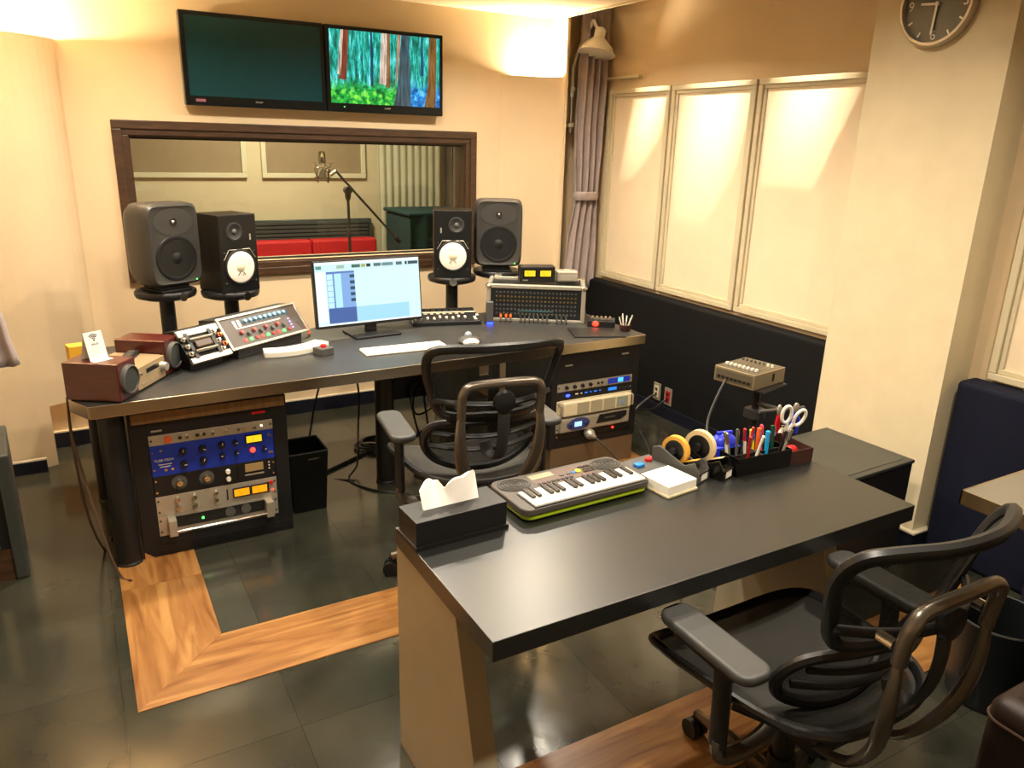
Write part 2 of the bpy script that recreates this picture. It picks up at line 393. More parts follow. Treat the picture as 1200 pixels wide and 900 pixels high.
# ------------------------------------------------------------------ ceiling lamps
def downlight(x, y, wts):
    t = thing('ceiling_downlight', 'round recessed warm ceiling downlight', 'ceiling light', (x,y,CEIL), group='recessed ceiling downlights')
    obj('trim_ring', MB().lathe([(.05,-.006),(.065,-.006),(.068,0),(.05,0)],24), white, t)
    obj('lens', MB().lathe([(1e-5,-.003),(.05,-.003),(.05,-.001),(1e-5,-.001)],24), mat('lamp_lens','#ffffff',.4,emit='#ffd9a0',es=12), t)
    ld = bpy.data.lights.new('downlight','AREA'); ld.shape = 'DISK'; ld.size = .1; ld.energy = wts; ld.color = WARM; ld.spread = R(150)
    lo = bpy.data.objects.new('downlight_beam', ld); COL.objects.link(lo); lo.location = (x,y,CEIL-.012)
for x,y,p in DOWN: downlight(x,y,p)
def cove(x, y, z, label):
    t = thing('cove_lamp', label, 'lamp', (x,y,z))
    obj('bulb', MB().ball((0,0,-.0),.022), mat('cove_bulb','#ffffff',.4,emit='#ffe2b0',es=8), t, smooth=True)
    obj('holder', MB().cyl((0,0,-.07),(0,0,-.02),.02), white, t)
    obj('bracket', MB().bb(-.012,.012,0,.0,-.07,-.06) if False else MB().bb(-.012,.012,-.0,YB-y,-.075,-.065), white, t)
    ld = bpy.data.lights.new('cove','POINT'); ld.energy = COVE_W; ld.color = (1,.80,.52); ld.shadow_soft_size = .03
    lo = bpy.data.objects.new('cove_light', ld); COL.objects.link(lo); lo.location = (x,y,z)
cove(-.38, YB-.15, 2.05, 'bare warm bulb hidden on top of the left corner column')
cove(2.80, YB-.045, 2.06, 'bare warm bulb hidden on top of the column by the curtain')
def framing_spot(lx,ly,lz,poly,wts):
    # ceiling spot with a four or five-sided snoot that frames its beam
    t = thing('framing_spot','small black framing spotlight in the ceiling pocket aimed at the cream panels','spotlight',(lx,ly,2.70),group='framing spotlights')
    o = Vector((lx,ly,lz)); L0 = Vector((lx,ly,2.70)); n = len(poly); xp = .018
    tgt = [Vector((3.288,y,z))-o for y,z in poly]; ax = (sum(tgt,Vector())/n).normalized()
    r1 = [o-L0+q*(xp/q.x) for q in tgt]; r0 = [o-L0+q*(xp/q.x)*.12 for q in tgt]; c0 = sum(r0,Vector())/n
    rb = [c0+(q-c0).normalized()*.022 for q in r0]; rc = [q-ax*.035 for q in rb]
    vs_ = r1+r0+rb+rc; fs_ = [(k*n+i,k*n+(i+1)%n,(k+1)*n+(i+1)%n,(k+1)*n+i) for k in range(3) for i in range(n)]+[tuple(range(3*n,4*n))]
    obj('snoot', MB().add(vs_,fs_), MATS['black_matte_metal'], t)
    zc = lz-2.70
    obj('stem', MB().cyl((-.02,0,zc+.02),(-.02,0,0),.008), MATS['black_matte_metal'], t)
    ld = bpy.data.lights.new('framing_spot','SPOT'); ld.energy = wts; ld.color = (1,.90,.72); ld.shadow_soft_size = .001; ld.spot_size = R(110); ld.spot_blend = .1
    lo = bpy.data.objects.new('framing_beam', ld); COL.objects.link(lo); lo.location = o; lo.rotation_euler = ax.to_track_quat('-Z','Y').to_euler()
framing_spot(2.97,2.75,2.53,[(3.081,2.0),(2.51,2.0),(2.72,1.527),(3.05,1.524)],SPOT_W)
framing_spot(2.97,3.35,2.53,[(3.766,2.0),(3.188,2.0),(3.263,1.612),(3.44,1.29),(3.727,1.29)],SPOT_W)
framing_spot(2.97,3.8,2.53,[(4.206,2.0),(3.872,2.0),(3.942,1.745),(4.155,1.512),(4.302,1.505)],SPOT_W*1.2)
# ------------------------------------------------------------------ live room beyond the glass
LW = mat('live_wall','#c6b99a',.85,noise=.05); LP = mat('live_panel','#8d7b60',.85,noise=.06); LF = mat('live_frame','#c8c2a6',.6)
LT = mat('live_teal','#123634',.8,noise=.2); LR = mat('sofa_red','#c01e20',.7,noise=.15,bump=.2,bscale=200); LD = mat('live_slat','#3b403c',.8,noise=.15)
struct('wall_live_back', MB().bb(-.6,4.0,7.0,7.1,0,2.75), LW)
struct('wall_live_left', MB().bb(-.6,-.5,YB+.2,7.0,0,2.75), LW)
struct('wall_live_right', MB().bb(3.62,3.72,YB+.2,7.0,0,2.75), mat('live_brown','#6b604c',.85))
struct('ceiling_live', MB().bb(-.6,4.0,YB+.16,7.1,2.5,2.56), ceilm)
struct('trim_5', MB().bb(-.5,2.44,6.94,7.0,0,.975), LD)
def live_panel(x0,x1,label):
    t = thing('acoustic_panel', label, 'wall panel', ((x0+x1)/2,7.0,1.335), group='panels in the live room')
    h = .95; hw = (x1-x0)/2; mb = MB(); mb.bb(-hw,hw,-.03,0,0,.04); mb.bb(-hw,hw,-.03,0,h-.04,h); mb.bb(-hw,-hw+.04,-.03,0,.04,h-.04); mb.bb(hw-.04,hw,-.03,0,.04,h-.04)
    obj('frame', mb, LF, t, bev=.004); obj('fabric_face', MB().bb(-hw+.04,hw-.04,-.012,0,.04,h-.04), LP, t)
live_panel(.42,1.36,'brown framed panel behind the glass, farther from the microphone')
live_panel(1.485,2.41,'brown framed panel behind the glass, behind the microphone')
slat = None
sl = thing('slatted_backboard','dark ridged backboard above the red sofa behind the glass','backboard',(1.75,6.94,.80))
for k in range(5):
    if slat is None: slat = obj('slat', MB().bb(-.65,.65,-.02,0,0,.026), LD, sl, bev=.004)
    else: share(slat,(0,0,k*.034),sl)
s = thing('red_sofa','long red sofa along the far wall behind the glass','sofa',(1.53,6.62,0))
obj('base', MB().bb(-.9,.9,-.28,.28,.02,.3), LT, s, bev=.01)
for k in range(3):
    obj('seat_cushion', MB().bb(-.9+k*.6+.004,-.3+k*.6-.004,-.3,.14,.3,.46), LR, s, bev=.025, seg=3)
    obj('back_cushion', MB().bb(-.9+k*.6+.004,-.3+k*.6-.004,.14,.3,.3,.815), LR, s, bev=.02, seg=3)
s = thing('covered_piano','upright piano under a dark teal cover behind the glass','piano',(3.0,6.38,0))
cv = MB(); cv.grid(lambda u,v: (-.52+1.04*u, (-.3 if v < .5 else .25), 0) if False else (-.52+1.04*u, -.3+.012*math.sin(u*34), v*(1.07+.03*math.sin(u*5))), 40, 6)
obj('cover_front', cv, LT, s, smooth=True)
obj('cover_body', MB().bb(-.52,.52,-.285,.3,.0,1.075), LT, s, bev=.03, seg=3)
obj('cover_lid', MB().bb(-.54,.54,-.31,.31,1.07,1.10), LT, s, bev=.012)
def drape(name, label, x0,x1,y,z0,z1,m,folds,amp,cat='curtain',group=None,kind=None):
    mb = MB(); mb.grid(lambda u,v: (x0+(x1-x0)*u, y+amp*math.sin(u*folds*2*PI)*(.6+.4*v), z0+(z1-z0)*v), folds*8, 6)
    o = obj(name, mb, m, smooth=True); so = o.modifiers.new('thick','SOLIDIFY'); so.thickness = .006
    return tag(o,label,cat,group)
drape('pale_drape','pale greenish drape hanging at the right behind the glass',2.5,3.12,6.9,.0,2.48,mat('pale_drape','#b9b79c',.9,noise=.06),9,.010)
drape('dark_drape','dark brown drape at the end of the live room behind the glass',3.15,3.58,6.86,.0,2.48,mat('dark_drape','#2c2620',.9,noise=.1),5,.03)
# microphone on a boom stand
ms = thing('microphone_stand','grey boom microphone stand standing behind the glass','stand',(1.858,5.8,0))
obj('pole', MB().cyl((0,0,.03),(0,0,1.30),.011), graypl, ms, smooth=True)
obj('clamp', MB().cyl((0,-.03,1.305),(0,.03,1.305),.028).ball((0,0,1.27),.03,sc=(.8,.8,1.6)), dgray, ms, smooth=True)
obj('boom', MB().cyl((-.10,-.035,1.45),(.385,-.035,.92),.009), graypl, ms, smooth=True)
obj('counterweight', MB().cyl((.36,-.035,.945),(.40,-.035,.905),.016), dgray, ms, smooth=True)
for k in range(3):
    a = k*2*PI/3+.4; obj('leg', MB().cyl((0,0,.16),(.3*math.cos(a),.3*math.sin(a),.012),.011), graypl, ms, smooth=True)
mc = thing('condenser_microphone','silver condenser microphone in a wire shock mount','microphone',(1.66,5.765,1.385))
obj('body', MB().lathe([(1e-5,.0),(.024,0),(.026,.02),(.026,.11),(.024,.115)],20), silver, mc, smooth=True)
obj('grille', MB().lathe([(.025,.115),(.027,.12),(.027,.18),(.018,.2),(1e-5,.204)],20), chrome, mc, smooth=True)
sm = MB()
for zz,rr in ((.015,.055),(.085,.06)): sm.tube([(rr*math.cos(a*PI/10),rr*math.sin(a*PI/10),zz) for a in range(20)],.005,6,True)
for k in range(4):
    a = k*PI/2+.6; sm.tube([(.052*math.cos(a),.052*math.sin(a),-.02),(.058*math.cos(a),.058*math.sin(a),.07),(.085*math.cos(a),.085*math.sin(a),.12)],.005,6)
    sm.tube([(.055*math.cos(a),.055*math.sin(a),.015),(.058*math.cos(a+.8),.058*math.sin(a+.8),.085)],.003,5)
obj('shock_mount', sm, chrome, mc, smooth=True)
obj('swivel', MB().cyl((.055,0,.03),(.1,0,.06),.013), chrome, mc, smooth=True)
t = thing('live_fill_lamp','unseen round ceiling lamp added to light the live room','ceiling light',(1.5,5.9,2.5))  # fitting and its area light are added out of view to brighten this room
obj('lens', MB().lathe([(1e-5,-.03),(.14,-.028),(.16,0)],24), mat('live_fill_lens','#ffffff',.4,emit='#fff0d0',es=4), t, smooth=True)
ld = bpy.data.lights.new('live','AREA'); ld.shape = 'DISK'; ld.size = .5; ld.energy = LIVE_W; ld.color = (1,.93,.76)
lo = bpy.data.objects.new('live_fill_light', ld); COL.objects.link(lo); lo.location = (1.5,5.9,2.44)

# ------------------------------------------------------------------ two televisions
def forest_mat():
    m = bpy.data.materials.new('forest_picture'); m.use_nodes = True; nt = m.node_tree; N = nt.nodes; L = nt.links
    b = N['Principled BSDF']; b.inputs['Base Color'].default_value = (.01,.02,.02,1); b.inputs['Roughness'].default_value = .15
    tc = N.new('ShaderNodeTexCoord'); mp = N.new('ShaderNodeMapping'); mp.inputs['Scale'].default_value = (52,1,9); L.new(tc.outputs['Object'], mp.inputs[0])
    n = N.new('ShaderNodeTexNoise'); n.inputs['Scale'].default_value = 1; n.inputs['Detail'].default_value = 6; n.inputs['Roughness'].default_value = .7; L.new(mp.outputs[0], n.inputs['Vector'])
    rp = N.new('ShaderNodeValToRGB'); e = rp.color_ramp.elements; e[0].position = .32; e[0].color = lin('#06262a'); e[1].position = .72; e[1].color = lin('#c8fbff')
    for p,c in ((.44,'#0d6a5c'),(.52,'#1fa08a'),(.6,'#4fd0d8')): q = e.new(p); q.color = lin(c)
    L.new(n.outputs[0], rp.inputs[0])
    # undergrowth, lower part of the picture
    n2 = N.new('ShaderNodeTexNoise'); n2.inputs['Scale'].default_value = 38; n2.inputs['Detail'].default_value = 5; L.new(tc.outputs['Object'], n2.inputs['Vector'])
    r2 = N.new('ShaderNodeValToRGB'); e = r2.color_ramp.elements; e[0].position = .35; e[0].color = lin('#05501c'); e[1].position = .68; e[1].color = lin('#9cf04a'); q = e.new(.52); q.color = lin('#1eae38'); L.new(n2.outputs[0], r2.inputs[0])
    r3 = N.new('ShaderNodeValToRGB'); e = r3.color_ramp.elements; e[0].position = .35; e[0].color = lin('#0b3f86'); e[1].position = .68; e[1].color = lin('#7fe0ff'); q = e.new(.52); q.color = lin('#1c86d8'); L.new(n2.outputs[0], r3.inputs[0])
    sx = N.new('ShaderNodeSeparateXYZ'); L.new(tc.outputs['Object'], sx.inputs[0])
    xr = N.new('ShaderNodeMapRange'); L.new(sx.outputs[0], xr.inputs[0]); xr.inputs[1].default_value = .06; xr.inputs[2].default_value = .16
    mA = N.new('ShaderNodeMixRGB'); L.new(xr.outputs[0], mA.inputs[0]); L.new(r2.outputs[0], mA.inputs[1]); L.new(r3.outputs[0], mA.inputs[2])
    ad = N.new('ShaderNodeMath'); ad.operation = 'MULTIPLY_ADD'; L.new(n2.outputs[0], ad.inputs[0]); ad.inputs[1].default_value = .16; L.new(sx.outputs[2], ad.inputs[2])
    zr = N.new('ShaderNodeMapRange'); L.new(ad.outputs[0], zr.inputs[0]); zr.inputs[1].default_value = .20; zr.inputs[2].default_value = .27
    mB = N.new('ShaderNodeMixRGB'); L.new(zr.outputs[0], mB.inputs[0]); L.new(mA.outputs[0], mB.inputs[1]); L.new(rp.outputs[0], mB.inputs[2])
    L.new(mB.outputs[0], b.inputs['Emission Color']); b.inputs['Emission Strength'].default_value = 1.0
    return m
def trunk_mat(col):
    k_ = 'bark_'+col
    if k_ in MATS: return MATS[k_]
    m = bpy.data.materials.new(k_); m.use_nodes = True; N = m.node_tree.nodes; L = m.node_tree.links; b = N['Principled BSDF']
    b.inputs['Base Color'].default_value = (.01,.01,.01,1); b.inputs['Roughness'].default_value = .2
    tc = N.new('ShaderNodeTexCoord'); mp = N.new('ShaderNodeMapping'); mp.inputs['Scale'].default_value = (90,1,9); L.new(tc.outputs['Object'], mp.inputs[0])
    n = N.new('ShaderNodeTexNoise'); n.inputs['Scale'].default_value = 1; n.inputs['Detail'].default_value = 5; L.new(mp.outputs[0], n.inputs['Vector'])
    rp = N.new('ShaderNodeValToRGB'); e = rp.color_ramp.elements; c = lin(col); e[0].position = .3; e[0].color = [q*.25 for q in c[:3]]+[1]; e[1].position = .7; e[1].color = [min(1,q*1.5) for q in c[:3]]+[1]
    L.new(n.outputs[0], rp.inputs[0]); L.new(rp.outputs[0], b.inputs['Emission Color']); b.inputs['Emission Strength'].default_value = .9
    MATS[k_] = m; return m
def tv(x0,x1,label,on):
    cx = (x0+x1)/2; hw = (x1-x0)/2; h = .46
    t = thing('television', label, 'television', (cx,4.60,1.826))
    obj('cabinet', MB().bb(-hw,hw,-.035,.03,0,h), tvblack, t, bev=.006)
    obj('wall_mount', MB().bb(-.12,.12,.03,.05,.1,.36), blackmatte, t)
    obj('bezel', MB().bb(-hw+.006,hw-.006,-.04,-.035,.006,.048).bb(-hw+.006,hw-.006,-.04,-.035,h-.022,h-.006).bb(-hw+.006,-hw+.024,-.04,-.035,.048,h-.022).bb(hw-.024,hw-.006,-.04,-.035,.048,h-.022), tvblack, t)
    s_ = obj('screen', MB().bb(-hw+.024,hw-.024,-.0375,-.035,.048,h-.022), forest_mat() if on else tvscreen, t)
    obj('maker_mark', xf(text_mb('SHARP',.013), Tr(0 if not on else 0,-.0405,.028) @ Rx(PI/2)), silver, t)
    if on:
        pw = hw-.024
        def trunk(name,pts,col):  # flat shapes of the shown picture
            o = obj(name, MB().add([(x,-.0382,z) for x,z in pts],[tuple(range(len(pts)))]), trunk_mat(col), s_); return o
        W_ = 2*pw; f = lambda u,v: (-pw+u*W_, h-.022-v*(h-.07))
        for nm,col,pp in (('tree_trunk','#7a3a28',((.10,.0),(.17,.0),(.14,.66),(.12,.68),(.07,.66))),('tree_trunk','#d8c8b8',((.10,.0),(.125,.0),(.09,.62),(.06,.6))),
                          ('tree_trunk','#d8c0b0',((.46,.0),(.51,.0),(.50,.72),(.43,.70))),('tree_trunk','#8a6038',((.51,.0),(.535,.0),(.53,.76),(.49,.74))),
                          ('tree_trunk','#3c5560',((.64,.0),(.71,.0),(.715,.6),(.725,1),(.555,1),(.60,.7))),('tree_trunk','#b08a70',((.605,.0),(.635,.0),(.60,.6),(.575,.72))),
                          ('tree_trunk','#805a2c',((.90,.0),(.97,.0),(.965,.8),(.955,1),(.85,1),(.885,.7))),('tree_trunk','#104a70',((.825,.0),(.84,.0),(.845,.55),(.815,.55))),('tree_trunk','#123e66',((.36,.0),(.375,.0),(.375,.74),(.352,.74)))):
            trunk(nm,[f(u,v) for u,v in pp],col)
        obj('power_led', MB().box((-hw+.1,-.041,.028),(.006,.002,.004)), led_g, t)
    else:
        obj('sticker', MB().box((-hw+.075,-.0405,.026),(.05,.001,.014)), mat('sticker','#7a4a5a',.5), t)
    return t
tv(.605,1.357,'dark switched-off flat television on the wall above the window',False)
tv(1.36,2.085,'flat television showing a sunlit forest, above the window',True)

# ------------------------------------------------------------------ curtain, rail, wall lamp in the corner niche
def tied_curtain(name,label,prof,y,folds,m,tiez,amp=.018):
    # prof: list of (z, x0, x1)
    ps = sorted(prof); n = folds*8
    def at_z(z):
        for a,b in zip(ps[:-1],ps[1:]):
            if a[0] <= z <= b[0]:
                t = (z-a[0])/(b[0]-a[0]); t = t*t*(3-2*t); return a[1]+(b[1]-a[1])*t, a[2]+(b[2]-a[2])*t
        return ps[-1][1:]
    z0,z1 = ps[0][0],ps[-1][0]; mb = MB()
    def fn(u,v):
        z = z0+(z1-z0)*v; a,b = at_z(z); k = amp*min(1.6,.06/(b-a)*4)
        return (a+(b-a)*u, y+k*math.sin(u*folds*2*PI+.6*math.sin(z*3))+.006*math.sin(u*9+z*4), z+.004*math.sin(u*20)*(1-v))
    mb.grid(fn,n,40)
    t = thing(name,label,'curtain',((at_z(tiez)[0]+at_z(tiez)[1])/2,y,z0))
    o = t.location.copy(); xf(mb, Matrix.Translation(-o))
    c = obj('cloth',mb,m,t,smooth=True,ang=80); so = c.modifiers.new('thick','SOLIDIFY'); so.thickness = .004
    a,b = at_z(tiez); hw = (b-a)/2+.004
    ring = [(hw*math.cos(q*PI/12),.052*math.sin(q*PI/12),tiez-z0) for q in range(24)]
    obj('tie_back', MB().tube(ring,.028,8,True,flat=.25,up=(0,0,1)), m, t, smooth=True)
    return t
tied_curtain('gathered_curtain','mauve curtain gathered by a tie-back in the corner',[(.70,2.985,3.255),(1.0,3.01,3.25),(1.34,3.05,3.235),(1.75,3.035,3.25),(2.2,3.045,3.26),(2.55,3.055,3.265)],4.50,4,curt,1.345,.022)
rl = thing('curtain_rail','ceiling curtain rail above the gathered curtain','curtain rail',(3.13,4.50,2.555))
obj('track', MB().bb(-.16,.16,-.012,.012,0,.02), white, rl)
obj('hanger', MB().bb(-.15,-.14,-.006,.006,.02,.145), white, rl); obj('hanger', MB().bb(.14,.15,-.006,.006,.02,.145), white, rl)
tag(obj('picture_rail', MB().bb(3.25,3.285,4.14,4.62,2.10,2.118), framem, bev=.003),'short cream wooden rail on the wall above the panel by the curtain','rail')
tied_curtain('side_curtain','mauve curtain hem hanging beside the left column',[(.68,-.62,-.275),(.85,-.62,-.30),(1.1,-.62,-.36),(1.35,-.60,-.47),(1.9,-.66,-.40),(2.44,-.66,-.40)],3.9,6,curt,1.38)
rl = thing('curtain_rail','curtain rail on the ceiling at the left column','curtain rail',(-.53,3.9,2.43))
obj('track', MB().bb(-.16,.16,-.012,.012,0,.03), white, rl); obj('end_cap', MB().bb(-.166,-.16,-.014,.014,0,.03), white, rl); obj('end_cap', MB().bb(.16,.166,-.014,.014,0,.03), white, rl)
lp = thing('wall_lamp','white adjustable wall lamp on a jointed arm by the curtain','lamp',(3.057,4.60,1.79))
obj('wall_bracket', MB().bb(-.016,.016,.05,.15,.0,.27).bb(-.018,.018,-.012,.06,.005,.03).bb(-.018,.018,-.012,.06,.235,.26), cream, lp, bev=.003)
obj('pivot_post', MB().cyl((0,0,-.03),(0,0,.28),.008), silver, lp, smooth=True)
obj('lower_arm', MB().tube([(0,0,.2),(0,0,.38),(.006,-.02,.44),(.02,-.06,.53)],.012,8), white, lp, smooth=True)
obj('upper_arm', MB().tube([(.018,-.055,.52),(.045,-.14,.66)],.011,8).tube([(.045,-.14,.66),(.065,-.175,.60)],.010,8).cyl((.035,-.14,.655),(.055,-.14,.655),.012), white, lp, smooth=True)
Ms = Tr(.06,-.18,.50) @ Ry(R(12)) @ Rx(R(-4))
obj('shade', MB().lathe([(.12,-.04),(.116,-.034),(.10,.0),(.05,.045),(.036,.055),(.036,.105),(.02,.12),(1e-5,.122),(1e-5,.11),(.03,.1),(.03,.05),(.09,-.004),(.125,-.042)],28,Ms), white, lp, smooth=True)
obj('bulb', MB().ball((0,0,0),.026,M=Ms), white, lp, smooth=True)

# ------------------------------------------------------------------ wall clock on the pillar
ck = thing('wall_clock','round wall clock with dark grey face on the pillar','clock',(3.075,2.05,2.243),rot=(0,0,0))
MC = Ry(-PI/2)
obj('case', MB().lathe([(.150,0),(.155,.004),(.155,.034),(.150,.04),(.140,.04),(.138,.03),(.138,.0)],48,MC), silver, ck, smooth=True)
obj('dial', MB().lathe([(1e-5,.012),(.139,.012),(.139,.02),(1e-5,.02)],40,MC), mat('clock_face','#4b4d49',.35,noise=.06), ck)
def dial(x,y,w_,l_,ang,z=.0205,h_=.002):  # dial coordinates: x right, y up
    return MB().bb(-w_/2,w_/2,0,l_,0,h_, Ry(-PI/2) @ Rz(-PI/2) @ Tr(x,y,z) @ Rz(-ang))
for k in range(12):
    if k%3: a = k*PI/6; obj('hour_mark', dial(.112*math.sin(a),.112*math.cos(a),.006,.02,a), white, ck)
for s_,a in (('12',0),('3',PI/2),('6',PI),('9',1.5*PI)):
    obj('numeral', xf(text_mb(s_,.05), Ry(-PI/2) @ Rz(-PI/2) @ Tr(.113*math.sin(a),.113*math.cos(a),.021)), white, ck)
obj('hour_hand', dial(0,0,.009,.07,R(275),.024), white, ck)
obj('minute_hand', dial(0,0,.008,.11,R(183),.028), white, ck)
obj('hub', MB().lathe([(.008,.02),(.008,.033),(1e-5,.034)],12,MC), white, ck)
# ------------------------------------------------------------------ main desk
DZ = .72
dk = thing('mixing_desk','long studio desk with dark top and brushed steel edge','desk',(1.28,3.5,0))
dpoly = [(-.03,3.032),(2.605,3.10),(2.605,3.93),(-.09,3.93),(-.09,3.16)]
dp = [(x-1.28,y-3.5) for x,y in dpoly]
obj('top', MB().prism(dp, .682, DZ), desktop, dk)
def band(a,b,z0,z1,th=.004):
    a = Vector((a[0],a[1],0)); b = Vector((b[0],b[1],0)); d = (b-a).normalized(); n = Vector((d.y,-d.x,0))*th
    return MB().add([a+Vector((0,0,z0)),b+Vector((0,0,z0)),b+n+Vector((0,0,z0)),a+n+Vector((0,0,z0)),a+Vector((0,0,z1)),b+Vector((0,0,z1)),b+n+Vector((0,0,z1)),a+n+Vector((0,0,z1))],
                    [(3,2,1,0),(4,5,6,7),(0,1,5,4),(1,2,6,5),(2,3,7,6),(3,0,4,7)])
obj('front_edge_band', band(dp[0],dp[1],.672,DZ+.001), steel, dk, bev=.0015); obj('side_edge_band', band(dp[1],dp[2],.672,DZ+.001), steel, dk, bev=.0015); obj('side_edge_band', band(dp[4],dp[0],.672,DZ+.001), steel, dk, bev=.0015)
obj('underframe', MB().bb(-.52,.70,-.10,-.05,.64,.682), blackmatte, dk)
for x,y in ((.036,3.155),(1.25,3.44),(2.66-.1,3.80),(.0,3.82)):
    obj('leg', MB().lathe([(.052,0),(.05,.012),(.047,.015),(.047,.682)],20,Tr(x-1.28,y-3.5,0)), blackmatte, dk, smooth=True)

# ------------------------------------------------------------------ equipment racks and the units inside them
U = .04445
def knob(parent, x, z, r=.008, h=.012, m=None, y=0, cap=None):
    k = obj('knob', MB().lathe([(r*1.05,0),(r,.002),(r*.85,h),(1e-5,h)],14, Tr(x,y,z) @ Rx(PI/2)), m or black, parent, smooth=True)
    if cap: obj('pointer', MB().bb(-.001,.001,0,r*.8,h,h+.001, Tr(x,y,z) @ Rx(PI/2) @ Rz(random.uniform(-2,2))), cap, k)
    return k
def unit(name,label,x,y,ztop,nu,m,cat='rack unit',depth=.3,lipm=None):
    t = thing(name,label,cat,(x,y,ztop-nu*U))
    h = nu*U
    fp = obj('faceplate', MB().bb(-.2413,.2413,0,.004,.0006,h-.0006), m, t, bev=.001)
    obj('chassis', MB().bb(-.215,.215,.004,depth,.002,h-.002), blackmatte, t)
    for sx in (-1,1):
        for z in ({h*.22,h*.78} if nu > 1 else {h*.5}):
            obj('rack_screw', MB().cyl((sx*.232,0,z),(sx*.232,-.002,z),.004,n=8), chrome if m is not silver else black, fp)
    return t
def rack(name,label,x0,x1,y0,y1,z0,z1,gx0,gx1,gz0,gz1):
    t = thing(name,label,'equipment rack',((x0+x1)/2,y0,0)); c = (x0+x1)/2
    for a,b in ((x0,gx0),(gx1,x1)): obj('side_panel', MB().bb(a-c,b-c,-.004,y1-y0,z0,z1), blackmatte, t, bev=.004)
    obj('bottom_rail', MB().bb(gx0-c,gx1-c,-.002,.02,z0,gz0), blackmatte, t); obj('top_rail', MB().bb(gx0-c,gx1-c,-.002,.02,gz1,z1), blackmatte, t)
    obj('back_panel', MB().bb(gx0-c,gx1-c,y1-y0-.015,y1-y0,z0,z1), blackmatte, t)
    return t
gl = .1565; gr = .6405; gc = (gl+gr)/2; gy = 3.146
rk = rack('equipment_rack','black wooden equipment rack holding a blue compressor under the desk',.09,.70,gy,3.62,.0,.635,gl-.0005,gr+.0005,.0875,.5345)
obj('kick_rail', MB().bb(-.30,.30,-.006,-.001,.02,.05), blackmatte, rk)
obj('wood_trim', MB().bb(-.292,.292,-.035,.0,.60,.642), mat('walnut_trim','#8a6b45',.35,metal=.5,noise=.2,stretch=(8,1,1)), rk)
obj('corner_chip', MB().prism([(-.302,0),(-.262,0),(-.302,.035)],0,.002, Tr(0,-.005,.0) @ Rx(PI/2)), mat('raw_wood','#b07a45',.6), rk)
obj('logo_plate', MB().box((-.205,-.004,.553),(.04,.002,.007)), silver, rk)
obj('red_logo_plate', MB().box((.19,-.004,.573),(.055,.002,.012)), redpl, rk)
z = .5335
u1 = unit('preamp_unit','thin silver rack unit with an orange knob above the blue compressor',gc,gy,z,1,silver); z -= U
knob(u1,-.17,.022,.014,.014,orange)
for k,xx in enumerate((-.10,-.045,.0,.05,.1,.125,.165)): knob(u1,xx,.021,.008,.012,champagne if k%2 else chrome,cap=black)
for xx in (-.125,-.06,-.035): obj('switch', MB().box((xx,-.004,.022),(.012,.008,.01)), black, u1)
obj('indicator', MB().cyl((.195,0,.022),(.195,-.004,.022),.004,n=10), led_w, u1)
blueface = mat('blue_faceplate','#0f2f9c',.4,noise=.06)
u2 = unit('blue_compressor','blue three-space compressor with a lit yellow meter',gc,gy,z,3,blueface); z -= 3*U
for x_,z_,r_ in ((-.12,.095,.015),(-.045,.095,.015),(.03,.098,.015),(.085,.1,.010),(-.12,.04,.014),(-.045,.042,.015),(.03,.05,.011),(.085,.053,.009),(.20,.052,.010)): knob(u2,x_,z_,r_,.018,black,cap=white)
mt = obj('meter', MB().bb(.125,.195,-.008,0,.085,.122), blackgloss, u2, bev=.002); obj('meter_window', MB().bb(.129,.191,-.0088,-.008,.089,.118), yellowm, mt)
obj('meter_needle', MB().box((0,0,0),(.001,.0005,.022), Tr(.155,-.0092,.1) @ Ry(R(25))), black, mt)
obj('red_jewel_lamp', MB().ball((.152,-.004,.052),.011), led_r, u2, smooth=True)
obj('lettering', xf(text_mb('TUBE-TECH',.014), Tr(-.193,-.001,.068) @ Rx(PI/2)), white, u2)
for k in range(2): obj('lettering', MB().box((-.19,-.0006,.05-k*.01),(.05-.01*k,.0008,.003)), white, u2)
for x_,z_ in ((-.2,.11),(-.19,.025),(.222,.11),(.222,.03),(-.165,.025)): obj('socket', MB().cyl((x_,0,z_),(x_,-.002,z_),.006,n=10), chrome, u2)
u3 = unit('black_limiter','black rack unit with two round dials and a cream meter',gc,gy,z,2,black); z -= 2*U
for xx in (-.145,-.04):
    ring = obj('dial_scale', MB().lathe([(.018,0),(.03,0),(.03,.001),(.018,.001)],24, Tr(xx,0,.05) @ Rx(PI/2)), graypl, u3); knob(u3,xx,.05,.014,.018,chrome,cap=black)
for zz in (.062,.028): knob(u3,.045,zz,.010,.014,white)
obj('meter', MB().bb(.115,.19,-.006,0,.045,.08), mat('cream_meter','#c9a468',.4,emit='#d8a860',es=.25), u3, bev=.002)
obj('name_strip', MB().box((.152,-.001,.03),(.08,.001,.007)), silver, u3)
for k in range(3): obj('switch', MB().cyl((.088,0,.03+.02*k),(.088,-.01,.03+.02*k),.004,n=8), black, u3)
for k in range(3): obj('indicator', MB().cyl((.215,0,.045+.014*k),(.215,-.002,.045+.014*k),.003,n=8), white, u3)
u4 = unit('meter_compressor','silver rack unit with two glowing orange meters',gc,gy,z,2,silver); z -= 2*U
for xx in (-.16,-.095): 
    for zz in (.03,.066): knob(u4,xx,zz,.011,.018,chrome,cap=black)
for zz in (.034,.066): knob(u4,-.01,zz,.009,.014,chrome,cap=black)
for xx in (.035,.205): obj('slot_grille', MB().box((xx,-.001,.045),(.006,.001,.05)), black, u4)
